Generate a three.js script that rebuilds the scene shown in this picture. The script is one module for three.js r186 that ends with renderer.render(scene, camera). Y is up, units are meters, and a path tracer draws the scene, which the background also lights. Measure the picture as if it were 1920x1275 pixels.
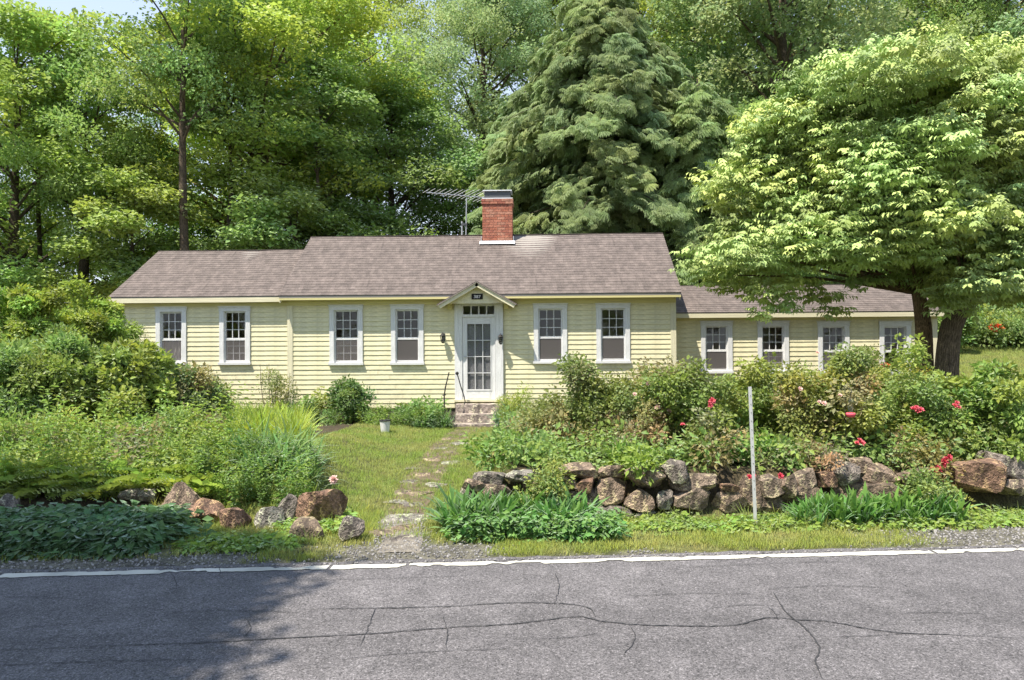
import * as THREE from 'three';
import { mergeGeometries, toCreasedNormals } from 'three/addons/utils/BufferGeometryUtils.js';
import { ImprovedNoise } from 'three/addons/math/ImprovedNoise.js';

// ---------------------------------------------------------------- camera, sky, sun, exposure
const F = 1400, PW = 1920, PH = 1275;                 // focal length in pixels of the photograph
const camera = new THREE.PerspectiveCamera(2 * Math.atan(PH / 2 / F) * 180 / Math.PI, PW / PH, 0.1, 3000);
camera.position.set(0, 1.9, 0);
camera.rotation.order = 'YXZ';
camera.rotation.set(Math.atan(12.5 / F), Math.atan(48 / F), -0.006);
camera.updateMatrixWorld(true);

const scene = new THREE.Scene();
const sunDir = new THREE.Vector3(-0.324, 0.896, 0.302).normalize();
{ // clear summer sky: paler towards the horizon, the same all round
  const W = 64, Hh = 256, d = new Float32Array(W * Hh * 4);
  for (let j = 0; j < Hh; j++) { const e = Math.max(0, Math.sin(((j + 0.5) / Hh - 0.5) * Math.PI)), t = Math.pow(1 - e, 2.6); for (let i = 0; i < W; i++) { const o = (j * W + i) * 4; d[o] = 0.28 + 0.42 * t; d[o + 1] = 0.385 + 0.38 * t; d[o + 2] = 0.61 + 0.22 * t; d[o + 3] = 1; } }
  const t = new THREE.DataTexture(d, W, Hh, THREE.RGBAFormat, THREE.FloatType); t.mapping = THREE.EquirectangularReflectionMapping; t.magFilter = THREE.LinearFilter; t.needsUpdate = true;
  scene.background = t; scene.environment = t;
}
const sun = new THREE.DirectionalLight(new THREE.Color(1, 0.94, 0.83), 5);
sun.name = 'sun'; sun.position.copy(sunDir).multiplyScalar(60); sun.target.position.set(0, 0, -14);
sun.position.add(sun.target.position);
sun.castShadow = true; sun.shadow.mapSize.set(4096, 4096); sun.shadow.radius = 1;
Object.assign(sun.shadow.camera, { left: -35, right: 35, top: 35, bottom: -35, near: 1, far: 150 });
scene.add(sun, sun.target);
const renderer = new THREE.WebGLRenderer({ antialias: true });
renderer.shadowMap.enabled = true;
renderer.toneMapping = THREE.LinearToneMapping;
renderer.toneMappingExposure = 1.8;

// ---------------------------------------------------------------- helpers
let seed = 7;
const reseed = (s) => { seed = s >>> 0; };
function rnd() { seed = (seed + 0x6D2B79F5) >>> 0; let t = seed; t = Math.imul(t ^ (t >>> 15), t | 1); t ^= t + Math.imul(t ^ (t >>> 7), t | 61); return ((t ^ (t >>> 14)) >>> 0) / 4294967296; }
const rr = (a, b) => a + (b - a) * rnd();
const V = (x, y, z) => new THREE.Vector3(x, y, z);
const PI = Math.PI, clamp = THREE.MathUtils.clamp, lerp = THREE.MathUtils.lerp;
const sm = (a, b, x) => { const t = clamp((x - a) / (b - a), 0, 1); return t * t * (3 - 2 * t); };
const perlin = new ImprovedNoise();
const nz = (x, y, z = 0) => perlin.noise(x, y, z);
const fbm = (x, y, z = 0) => nz(x, y, z) * 0.55 + nz(x * 2.1, y * 2.1, z + 3.1) * 0.28 + nz(x * 4.3, y * 4.3, z + 7.7) * 0.17;
const eye = camera.position;
function ray(px, py) { return V((px - PW / 2) / F, (PH / 2 - py) / F, -1).applyQuaternion(camera.quaternion); }
function onZ(px, py, z) { const d = ray(px, py); return d.multiplyScalar((z - eye.z) / d.z).add(eye); }
function onGround(px, py) {                            // where the ray through a pixel meets the terrain
  const d = ray(px, py); let t = 2;
  for (let i = 0; i < 4000; i++) { const p = d.clone().multiplyScalar(t).add(eye); if (p.y < H(p.x, p.z)) return p; t += 0.02; }
  return d.multiplyScalar(40).add(eye);
}
const used = {};
function numbered(n) { if (!(n in used)) { used[n] = 0; return n; } used[n]++; return n + '_' + String(used[n]).padStart(3, '0'); }
function thing(name, label, category, p = [0, 0, 0], turn = 0, group) {
  const g = new THREE.Group(); g.name = numbered(name); g.position.set(...p); g.rotation.y = turn;
  g.userData = { label, category }; if (group) g.userData.group = group; scene.add(g); return g;
}
function mesh(name, geo, mat, parent) {
  const m = new THREE.Mesh(geo, mat); m.name = parent === scene ? numbered(name) : name; m.castShadow = m.receiveShadow = true; parent.add(m); return m;
}
function struct(name, geo, mat) { const m = mesh(name, geo, mat, scene); m.userData.kind = 'structure'; return m; }
function boxG(x0, x1, y0, y1, z0, z1) {
  const g = new THREE.BoxGeometry(x1 - x0, y1 - y0, z1 - z0); g.translate((x0 + x1) / 2, (y0 + y1) / 2, (z0 + z1) / 2); return g;
}
function merge(list) { return mergeGeometries(list.map((g) => { const n = g.index ? g.toNonIndexed() : g; for (const k of Object.keys(n.attributes)) if (!['position', 'normal', 'uv'].includes(k)) n.deleteAttribute(k); return n; })); }
function boxUV(g, s = 1) {                               // uv in metres by the face's main axis
  const n = g.index ? g.toNonIndexed() : g; n.computeVertexNormals(); const p = n.attributes.position, N = n.attributes.normal, uv = new Float32Array(p.count * 2);
  for (let i = 0; i < p.count; i += 3) {
    const ax = Math.abs(N.getX(i)), ay = Math.abs(N.getY(i)), az = Math.abs(N.getZ(i));
    for (let k = i; k < i + 3; k++) {
      const x = p.getX(k), y = p.getY(k), z = p.getZ(k);
      const [u, v] = ax > ay && ax > az ? [z, y] : ay > az ? [x, z] : [x, y];
      uv[k * 2] = u * s; uv[k * 2 + 1] = v * s;
    }
  }
  n.setAttribute('uv', new THREE.BufferAttribute(uv, 2)); return n;
}
// tapered tube through points; radii per point
function tube(pts, radii, sides = 7) {
  const curve = new THREE.CatmullRomCurve3(pts), n = Math.max(2, (pts.length - 1) * 3), pos = [], uv = [], idx = [];
  const L = curve.getLength(); let ref = V(0.31, 0.1, 0.95);
  for (let i = 0; i <= n; i++) {
    const t = i / n, c = curve.getPoint(t), T = curve.getTangent(t), f = t * (radii.length - 1), k = Math.min(radii.length - 2, Math.floor(f)), r = lerp(radii[k], radii[k + 1], f - k);
    const A = V().crossVectors(T, ref).normalize(), B = V().crossVectors(T, A).normalize();
    for (let j = 0; j <= sides; j++) { const a = j / sides * 2 * PI; const q = c.clone().addScaledVector(A, Math.cos(a) * r).addScaledVector(B, Math.sin(a) * r); pos.push(q.x, q.y, q.z); uv.push(j / sides * Math.max(1, Math.round(2 * PI * radii[0] / 0.5)), t * L); }
  }
  for (let i = 0; i < n; i++) for (let j = 0; j < sides; j++) { const a = i * (sides + 1) + j, b = a + sides + 1; idx.push(a, a + 1, b, b, a + 1, b + 1); }
  const g = new THREE.BufferGeometry(); g.setAttribute('position', new THREE.Float32BufferAttribute(pos, 3)); g.setAttribute('uv', new THREE.Float32BufferAttribute(uv, 2)); g.setIndex(idx); g.computeVertexNormals(); return g;
}
const rod = (a, b, r, s = 8) => tube([a, a.clone().lerp(b, 0.5), b], [r, r, r], s);

// ---------------------------------------------------------------- textures
function tnoise(n, s) {                                  // tileable value noise, n cells a side
  const r = []; let k = s; for (let i = 0; i < n * n; i++) { k = (Math.imul(k, 1664525) + 1013904223) >>> 0; r.push(k / 4294967296); }
  return (u, v) => { u = (u - Math.floor(u)) * n; v = (v - Math.floor(v)) * n; const x = Math.floor(u), y = Math.floor(v); let a = u - x, b = v - y; a = a * a * (3 - 2 * a); b = b * b * (3 - 2 * b); const X = (x + 1) % n, Y = (y + 1) % n; return lerp(lerp(r[y % n * n + x % n], r[y % n * n + X], a), lerp(r[Y * n + x % n], r[Y * n + X], a), b); };
}
function tex(size, fn, srgb = true, sx = 1, sy = 1) {
  const d = new Uint8Array(size * size * 4);
  for (let y = 0; y < size; y++) for (let x = 0; x < size; x++) { const c = fn((x + 0.5) / size, (y + 0.5) / size), o = (y * size + x) * 4; for (let k = 0; k < 3; k++) d[o + k] = clamp(c[k] * 255, 0, 255); d[o + 3] = 255; }
  const t = new THREE.DataTexture(d, size, size, THREE.RGBAFormat); t.wrapS = t.wrapT = THREE.RepeatWrapping; t.magFilter = THREE.LinearFilter; t.minFilter = THREE.LinearMipmapLinearFilter; t.generateMipmaps = true;
  if (srgb) t.colorSpace = THREE.SRGBColorSpace; t.repeat.set(sx, sy); t.needsUpdate = true; return t;
}
const N8 = tnoise(8, 3), N16 = tnoise(16, 11), N32 = tnoise(32, 5), N64 = tnoise(64, 9), N128 = tnoise(128, 21), N256 = tnoise(256, 33), N512 = tnoise(512, 35);
const L3 = (r, g, b) => new THREE.Color().setRGB(r, g, b);
const std = (c, o = {}) => new THREE.MeshStandardMaterial({ color: c, roughness: 0.85, ...o });
const grey = (f) => (u, v) => { const g = f(u, v); return [g, g, g]; };

const asphaltTex = tex(1024, (u, v) => { const a = N512(u, v), b = N256(u + 0.3, v), c = N128(u, v + 0.2), l = N8(u, v) * 0.5 + N16(u, v) * 0.5; let g = 0.63 + (a - 0.5) * 0.26 + (b - 0.5) * 0.28 + (c - 0.5) * 0.14 + (l - 0.5) * 0.14; if (b > 0.88) g += 0.14; if (b < 0.12) g -= 0.1; if (a < 0.1) g -= 0.12; return [g * 1.005, g * 0.985, g * 0.985]; });
const asphaltBump = tex(1024, grey((u, v) => 0.5 * N512(u, v) + 0.5 * N256(u + 0.3, v)), false);
const soilTex = tex(512, (u, v) => { const n = N16(u, v) * 0.3 + N64(u, v) * 0.35 + N256(u, v) * 0.35, g = 0.62 + (n - 0.5) * 0.7; return [g, g * 0.98, g * 0.94]; });
const roofTex = tex(1024, (u, v) => {                    // tile 2 m: 14 courses of tabs
  const row = Math.floor(v * 14), off = (row * 0.37) % 1, tab = Math.floor((u * 7 + off) * 3) , h = Math.abs(Math.sin(tab * 91.7 + row * 47.3) * 4375.5) % 1;
  const e = ((u * 7 + off) * 3) % 1, gap = e < 0.05 ? -0.06 : 0;
  const g = 0.66 + (h - 0.5) * 0.1 + (N256(u, v) - 0.5) * 0.22 + (N512(u, v) - 0.5) * 0.12 + (N64(u, v) - 0.5) * 0.08 + (N16(u, v) - 0.5) * 0.08 + (N8(u, v) - 0.5) * 0.08 + gap; return [g * 1.02, g * 0.955, g * 0.93]; });
const barkTex = tex(512, (u, v) => { const n = N32(u * 2, v * 0.5) * 0.5 + N64(u * 2, v) * 0.3 + N256(u, v) * 0.2, g = 0.62 + (n - 0.5) * 1.0; return [g * 1.03, g * 0.97, g * 0.9]; });
const barkBump = tex(512, grey((u, v) => N32(u * 2, v * 0.5) * 0.6 + N64(u * 2, v) * 0.4), false);
const stoneTex = tex(512, (u, v) => { const n = N8(u, v) * 0.3 + N32(u, v) * 0.3 + N128(u, v) * 0.25 + N256(u, v) * 0.15, lich = N16(u + 0.4, v) * 0.6 + N64(u, v) * 0.4; let g = 0.6 + (n - 0.5) * 0.8; const L = sm(0.57, 0.7, lich) * 0.3; return [g + L * 0.9, g * 0.97 + L, g * 0.93 + L * 0.75]; });
const stoneBump = tex(512, grey((u, v) => N16(u, v) * 0.4 + N64(u, v) * 0.35 + N256(u, v) * 0.25), false);
const paintTex = tex(512, (u, v) => { const g = 0.93 + (N128(u * 0.25, v * 2) - 0.5) * 0.1 + (N8(u, v) - 0.5) * 0.1 + (N32(u, v) - 0.5) * 0.06; return [g, g * 0.995, g * 0.98]; });
const brickTex = tex(256, (u, v) => { const g = 0.85 + (N64(u, v) - 0.5) * 0.4 + (N16(u, v) - 0.5) * 0.2; return [g, g * 0.97, g * 0.95]; });
const grassTex = tex(1024, (u, v) => { const n = N16(u, v) * 0.3 + N64(u, v) * 0.3 + N256(u, v) * 0.4, g = 0.62 + (n - 0.5) * 0.75; return [g, g, g * 0.9]; });

const M = {
  asphalt: std(L3(0.315, 0.303, 0.303), { map: asphaltTex, bumpMap: asphaltBump, bumpScale: 0.004, roughness: 0.92, vertexColors: true }),
  crack: std(L3(0.035, 0.034, 0.036), { roughness: 0.95 }),
  ground: std(L3(1, 1, 1), { map: grassTex, bumpMap: grassTex, bumpScale: 0.02, vertexColors: true, roughness: 1 }),
  siding: std(L3(0.82, 0.76, 0.515), { map: paintTex, roughness: 0.7 }),
  eaveBounceTrim: std(L3(0.76, 0.68, 0.33), { map: paintTex, roughness: 0.65 }),  // cream trim with the yellow reflected light under the eaves put into its colour
  creamTrim: std(L3(0.82, 0.76, 0.55), { map: paintTex, roughness: 0.65 }),
  white: std(L3(0.82, 0.82, 0.84), { map: paintTex, roughness: 0.55 }),
  roof: std(L3(0.335, 0.31, 0.292), { map: roofTex, roughness: 0.95 }),
  roofEdge: std(L3(0.3, 0.27, 0.24), { roughness: 0.9 }),
  glass: new THREE.MeshPhysicalMaterial({ color: 0xffffff, transmission: 1, thickness: 0, roughness: 0.02, ior: 1.5 }),
  screen: new THREE.MeshStandardMaterial({ color: L3(0.19, 0.17, 0.165), roughness: 0.9, transparent: true, opacity: 0.5 }),
  interior: std(L3(0.5, 0.45, 0.38), { roughness: 1 }),
  curtain: new THREE.MeshPhysicalMaterial({ color: L3(0.55, 0.52, 0.5), transmission: 0.35, thickness: 0, roughness: 1 }),
  brick: [L3(0.52, 0.19, 0.12), L3(0.58, 0.24, 0.16), L3(0.44, 0.16, 0.11), L3(0.6, 0.3, 0.21)].map((c) => std(c, { map: brickTex, roughness: 0.95 })),
  mortar: std(L3(0.5, 0.33, 0.26), { roughness: 1 }),
  metal: std(L3(0.55, 0.56, 0.57), { roughness: 0.45, metalness: 0.8 }),
  flashing: std(L3(0.78, 0.78, 0.8), { roughness: 0.5, metalness: 0.3 }),
  darkMetal: std(L3(0.045, 0.045, 0.05), { roughness: 0.6, metalness: 0.5 }),
  greyMetal: std(L3(0.1, 0.105, 0.11), { roughness: 0.6, metalness: 0.5 }),
  iron: std(L3(0.02, 0.018, 0.017), { roughness: 0.7 }),
  linePaint: std(L3(0.66, 0.63, 0.54), { roughness: 0.8, vertexColors: true }),
  foundation: std(L3(0.3, 0.27, 0.25), { map: stoneTex, roughness: 1 }),
  stones: [[0.66, 0.53, 0.43], [0.74, 0.57, 0.45], [0.58, 0.52, 0.48], [0.7, 0.44, 0.32], [0.78, 0.75, 0.7], [0.5, 0.39, 0.3]].map((c) => std(L3(...c), { map: stoneTex, bumpMap: stoneBump, bumpScale: 0.05, roughness: 0.95 })),
  granite: std(L3(0.85, 0.74, 0.71), { map: stoneTex, bumpMap: stoneBump, bumpScale: 0.01, roughness: 0.9 }),
  bark: std(L3(0.5, 0.42, 0.34), { map: barkTex, bumpMap: barkBump, bumpScale: 0.05, roughness: 1 }),
  barkDark: std(L3(0.36, 0.3, 0.24), { map: barkTex, bumpMap: barkBump, bumpScale: 0.05, roughness: 1 }),
  barkBrown: std(L3(0.72, 0.54, 0.38), { map: barkTex, bumpMap: barkBump, bumpScale: 0.04, roughness: 1 }),
  stem: std(L3(0.13, 0.1, 0.06), { roughness: 1 }),
  greenStem: std(L3(0.12, 0.16, 0.05), { roughness: 0.9 }),
  leaf: new THREE.MeshPhysicalMaterial({ color: 0xffffff, roughness: 1, transmission: 0.5, thickness: 0, ior: 1.4 }),
  leafGloss: new THREE.MeshStandardMaterial({ color: 0xffffff, roughness: 0.88 }),
  grass: new THREE.MeshPhysicalMaterial({ color: 0xffffff, roughness: 1, transmission: 0.35, thickness: 0, ior: 1.4 }),
  rose: std(L3(0.75, 0.16, 0.2), { roughness: 0.8 }), roseDeep: std(L3(0.62, 0.08, 0.12), { roughness: 0.8 }), orange: std(L3(0.78, 0.2, 0.07), { roughness: 0.8 }), palePink: std(L3(0.85, 0.62, 0.55), { roughness: 0.8 }),
};

// ---------------------------------------------------------------- terrain
const lineZ = (x) => -6.61 - 0.103 * x;                  // far edge line of the road
const wallZ = (x) => -8.2 - 0.1 * Math.max(0, x - 1.5);  // face of the stone wall
function pathX(z) { const P = [[-6.4, -1.27], [-6.75, -1.28], [-8.3, -1.5], [-10.3, -1.62], [-12.5, -1.66], [-15, -1.6], [-16.9, -1.43]]; for (let i = 0; i < P.length - 1; i++) if (z <= P[i][0] && z >= P[i + 1][0]) return lerp(P[i][1], P[i + 1][1], (z - P[i][0]) / (P[i + 1][0] - P[i][0])); return z > -6.4 ? -1.27 : -1.43; }
const pathW = (z) => lerp(0.46, 0.6, sm(-7, -10, z));
function H(x, z) {
  const d = lineZ(x) - z;
  if (d < 0.02) return -0.04;
  let y = lerp(-0.035, 0.004, sm(0.05, 0.3, d)) + 0.14 * sm(0.3, 9, d);
  const right = sm(-0.85, -0.35, x), w = wallZ(x);
  y += right * 0.47 * sm(w + 0.02, w - 0.4, z) * (1 - 0.85 * sm(-10.5, -14, z));
  y += sm(-2.3, -3.5, x) * 0.32 * sm(-7.9, -9, z) * (1 - 0.7 * sm(-11, -15, z));
  y += sm(4.8, 9.5, x) * (0.5 * sm(-8.5, -13.5, z) + 0.09 * Math.max(0, Math.min(30, -14 - z)));
  y += 0.06 * Math.max(0, Math.min(40, -24 - z)) * sm(-6, 6, x);
  y += 0.025 * fbm(x * 0.7, z * 0.7, 4) * sm(0.3, 2, d) + 0.012 * nz(x * 3.1, z * 3.1, 9) * sm(0.2, 0.8, d);
  return y;
}
function axis(parts) { const a = []; for (const [s, e, st] of parts) for (let v = s; v < e - 1e-6; v += st) a.push(v); a.push(parts[parts.length - 1][1]); return a; }
const sheet = (xs, zs, hf, cf, uvs = 1) => {
  const pos = [], uv = [], col = [], idx = [], n = xs.length;
  for (const z of zs) for (const x of xs) { pos.push(x, hf(x, z), z); uv.push(x * uvs, z * uvs); if (cf) col.push(...cf(x, z)); }
  for (let j = 0; j < zs.length - 1; j++) for (let i = 0; i < n - 1; i++) { const a = j * n + i, b = a + n; idx.push(a, b, a + 1, a + 1, b, b + 1); }
  const g = new THREE.BufferGeometry(); g.setAttribute('position', new THREE.Float32BufferAttribute(pos, 3)); g.setAttribute('uv', new THREE.Float32BufferAttribute(uv, 2)); if (cf) g.setAttribute('color', new THREE.Float32BufferAttribute(col, 3)); g.setIndex(idx); g.computeVertexNormals(); return g;
};
const mixc = (a, b, t) => [lerp(a[0], b[0], t), lerp(a[1], b[1], t), lerp(a[2], b[2], t)];
// share of gravel at a place: shoulder beside the line, bare patches on the verge, foot of the path
function gravel(x, z) {
  const d = lineZ(x) - z, n = fbm(x * 1.3, z * 2.2, 2);
  let g = 1 - sm(0.12, 0.27, d + n * 0.2);
  g = Math.max(g, (1 - sm(0.55, 1, Math.abs(x + 1.15))) * (1 - sm(0.5, 0.9, d)));
  g = Math.max(g, sm(0.1, 0.3, n) * sm(0.5, 0.7, d) * (1 - sm(1.0, 1.3, d)) * 0.8);
  g = Math.max(g, sm(2.8, 4.2, x) * (1 - sm(0.7, 1.1, d + n * 0.5)));
  g = Math.max(g, sm(-2.2, -2.8, x) * (1 - sm(0.35, 0.75, d + n * 0.4)));
  return g;
}
{
  const xs = axis([[-400, -60, 40], [-60, -16, 2], [-16, 16, 0.125], [16, 60, 2], [60, 400, 40]]), zs = axis([[-500, -80, 30], [-80, -30, 2], [-30, -18, 0.5], [-18, -5.4, 0.1], [-5.4, 20, 1.5], [20, 200, 30]]);
  const lawn = [0.24, 0.29, 0.07], soil = [0.16, 0.115, 0.075], grv = [0.36, 0.33, 0.31], litter = [0.12, 0.09, 0.05];
  struct('ground', sheet(xs, zs, H, (x, z) => {
    let c = mixc(lawn, [0.32, 0.32, 0.11], clamp(0.5 + fbm(x * 0.8, z * 0.8, 6) * 1.2, 0, 1));
    const bed = Math.max(sm(-0.6, -0.2, x) * sm(wallZ(x) + 0.1, wallZ(x) - 0.2, z) * (1 - sm(-15, -17, z)) * (1 - sm(7.5, 8.5, x)), sm(-2.9, -3.4, x) * sm(-7.6, -8.2, z) * (1 - sm(-16, -17, z)), sm(-15.6, -16.1, z) * (1 - sm(-19, -20, z)) * (1 - sm(7, 8, x)));
    c = mixc(c, soil, clamp(bed + fbm(x, z, 3) * 0.3, 0, 1) * Math.min(1, bed * 2));
    c = mixc(c, litter, sm(-24, -27, z + fbm(x * 0.3, z * 0.3) * 3));
    c = mixc(c, grv, clamp(gravel(x, z), 0, 1)); return c;
  }, 0.7), M.ground);
}
// road: one sheet from the far shoulder edge to beyond the camera
{
  const ys = [], xs = axis([[-220, -20, 20], [-20, 20, 0.16], [20, 220, 20]]), pos = [], uv = [], col = [], idx = [], rows = [];
  for (let k = 0; k <= 40; k++) rows.push(k / 40);
  for (const t of rows) for (const x of xs) {
    const edge = t === 0 ? 0.17 + 0.09 * fbm(x * 1.7, 3.3) + 0.05 * nz(x * 6, 1.5, 0.4) : 0, z = lineZ(x) - (t === 0 ? edge : 0) + t * 7.4;
    pos.push(x, 0.006 * Math.sin(t * PI), z); uv.push(x / 1.9, z / 1.9);
    const n = 1 + 0.22 * fbm(x * 0.5, z * 1.4, 1) + 0.16 * fbm(x * 0.2, z * 5, 5) + 0.1 * fbm(x * 1.7, z * 2.3, 8), w = 1 + 0.06 * Math.sin(t * 21); col.push(n * w, n * w, n * w * 1.01);
  }
  const n = xs.length; for (let j = 0; j < rows.length - 1; j++) for (let i = 0; i < n - 1; i++) { const a = j * n + i, b = a + n; idx.push(a, b, a + 1, a + 1, b, b + 1); }
  const g = new THREE.BufferGeometry(); g.setAttribute('position', new THREE.Float32BufferAttribute(pos, 3)); g.setAttribute('uv', new THREE.Float32BufferAttribute(uv, 2)); g.setAttribute('color', new THREE.Float32BufferAttribute(col, 3)); g.setIndex(idx); g.computeVertexNormals();
  const road = struct('road', g, M.asphalt);
  // far white edge line with chips worn out of it
  const lp = [], lc = [], li = []; let q = 0;
  for (let x = -14; x < 14; x += 0.03) {
    const c0 = sm(0.18, 0.34, fbm(x * 2.1, 40) + fbm(x * 9, 50) * 0.6), w0 = 0.055 + 0.018 * nz(x * 5, 2.3, 0.4) + 0.012 * nz(x * 19, 2.3, 0.4) - 0.045 * c0, w1 = 0.055 + 0.018 * nz(x * 6, 7.3, 0.6) + 0.012 * nz(x * 23, 7.3, 0.6) - 0.07 * sm(0.12, 0.3, fbm(x * 3, 60.5));
    const z = lineZ(x) + 0.02, wear = 0.82 + 0.4 * fbm(x * 3, 8.4); lp.push(x, 0.0065, z - Math.max(0.008, w0), x, 0.0065, z + Math.max(0.004, w1)); const v = wear * (0.94 + 0.06 * nz(x * 30, 3)); lc.push(v, v, v, v, v, v);
    if (q && !(Math.abs(nz(x * 0.9, 77.4, 0.3)) < 0.011)) li.push(q - 2, q, q - 1, q - 1, q, q + 1); q += 2;
  }
  const lg = new THREE.BufferGeometry(); lg.setAttribute('position', new THREE.Float32BufferAttribute(lp, 3)); lg.setAttribute('color', new THREE.Float32BufferAttribute(lc, 3)); lg.setIndex(li); lg.computeVertexNormals();
  struct('road_marking', lg, M.linePaint);
  // cracks, traced where the photograph shows them
  const cracks = [
    [[0, 1222], [200, 1213], [400, 1206], [520, 1199], [700, 1190], [820, 1180], [960, 1172], [1090, 1158], [1120, 1165], [1180, 1172], [1260, 1175], [1380, 1174], [1440, 1160], [1500, 1164], [1560, 1168], [1620, 1180], [1680, 1188], [1800, 1193], [1920, 1199]],
    [[580, 1143], [700, 1142], [830, 1139], [960, 1132], [1060, 1134], [1100, 1140], [1118, 1158]], [[705, 1140], [690, 1180], [675, 1214]], [[460, 1160], [470, 1180], [458, 1198]], [[830, 1158], [838, 1184], [836, 1218]],
    [[1450, 1112], [1475, 1150], [1510, 1180], [1536, 1215], [1530, 1245], [1542, 1275]], [[1250, 1066], [1350, 1062], [1480, 1056], [1600, 1054]], [[1440, 1105], [1560, 1100], [1680, 1104]], [[320, 1075], [330, 1095], [326, 1112], [300, 1118]], [[0, 1121], [80, 1121], [150, 1126]], [[0, 1183], [150, 1170], [240, 1162]],
    [[640, 1238], [780, 1226], [960, 1218]], [[1000, 1200], [1080, 1196], [1120, 1188]], [[1690, 1152], [1760, 1150], [1850, 1153]], [[560, 1090], [700, 1086], [880, 1080]], [[1180, 1172], [1190, 1200], [1170, 1230]], [[1330, 1142], [1400, 1136], [1470, 1138]], [[300, 1150], [420, 1146], [560, 1150]], [[1460, 1165], [1452, 1150], [1440, 1140]], [[1040, 1075], [1048, 1100], [1040, 1132]], [[1180, 1120], [1300, 1114], [1420, 1116]], [[1570, 1196], [1640, 1194], [1700, 1189]], [[0, 1250], [160, 1243], [420, 1238]], [[410, 1067], [414, 1076], [402, 1084]],
  ];
  const main = new Set([0, 5, 1]);
  cracks.forEach((c, ci) => {
    const p = []; const pts = c.map(([x, y]) => { const d = ray(x, y); return d.multiplyScalar(-1.9 / d.y).add(eye); });
    const cv = new THREE.CatmullRomCurve3(pts), n = Math.ceil(cv.getLength() / 0.03), pos = [], idx = [];
    for (let i = 0; i <= n; i++) {
      const t = i / n, a = cv.getPoint(t), T = cv.getTangent(t), s = V(-T.z, 0, T.x).normalize(), w = (main.has(ci) ? 0.0054 : 0.0027) * (0.55 + 0.9 * rnd()) * Math.min(1, 0.3 + 6 * Math.min(t, 1 - t)), o = 0.012 * nz(a.x * 14, a.z * 14, ci) + 0.004 * (rnd() - 0.5);
      a.addScaledVector(s, o); pos.push(a.x + s.x * w, 0.0096, a.z + s.z * w, a.x - s.x * w, 0.0096, a.z - s.z * w); if (i) { const k = i * 2; idx.push(k - 2, k, k - 1, k - 1, k, k + 1); }
    }
    const cg = new THREE.BufferGeometry(); cg.setAttribute('position', new THREE.Float32BufferAttribute(pos, 3)); cg.setIndex(idx); cg.computeVertexNormals(); mesh('crack', cg, M.crack, road);
  });
}

// ---------------------------------------------------------------- the house
const ZF = -17.5, ZL = -17.53, ZR = -18.15;              // faces of the main block, the low wing beside the bushes, the recessed wing
const house = thing('house', 'pale yellow clapboard cottage with two low wings and a central brick chimney', 'house');
// a clapboard: wedge section, butt proud; x0..x1 wide, bottom edge y, exposure e
const boardCache = {};
function clapboard(x0, x1, y, e, z, parent) {
  const L = x1 - x0; if (L < 0.02) return;
  const key = L.toFixed(3) + '_' + e; let g = boardCache[key];
  if (!g) {
    const s = new THREE.Shape([new THREE.Vector2(0, 0), new THREE.Vector2(0.021, 0), new THREE.Vector2(0.023, 0.004), new THREE.Vector2(0.008, e + 0.012), new THREE.Vector2(0, e + 0.012)]);
    g = new THREE.ExtrudeGeometry(s, { depth: L, bevelEnabled: false }); g.rotateY(-PI / 2); g.translate(L, 0, 0);  // profile x -> z, extrusion -> x
    g = boxUV(g, 0.8); boardCache[key] = g;
  }
  const m = mesh('clapboard', g, M.siding, parent); m.position.set(x0, y + rr(-0.0025, 0.0025), z + rr(0, 0.002)); m.rotation.z = rr(-0.0004, 0.0004);
}
function siding(x0, x1, y0, y1, e, z, holes, parent) {
  for (let y = y0; y < y1 - 0.02; y += e) {
    let spans = [[x0, x1]]; const top = Math.min(y + e, y1);
    for (const [a, b, c, d] of holes) if (top > c + 0.01 && y < d - 0.01) spans = spans.flatMap(([p, q]) => (b <= p || a >= q ? [[p, q]] : [[p, a], [b, q]]));
    for (const [p, q] of spans) { if (q - p > 2.4) { const c = lerp(p, q, rr(0.25, 0.75)); clapboard(p, c - 0.0015, y, top - y, z, parent); clapboard(c + 0.0015, q, y, top - y, z, parent); } else clapboard(p, q, y, top - y, z, parent); }
  }
}
const pane = new THREE.PlaneGeometry(1, 1);
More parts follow.
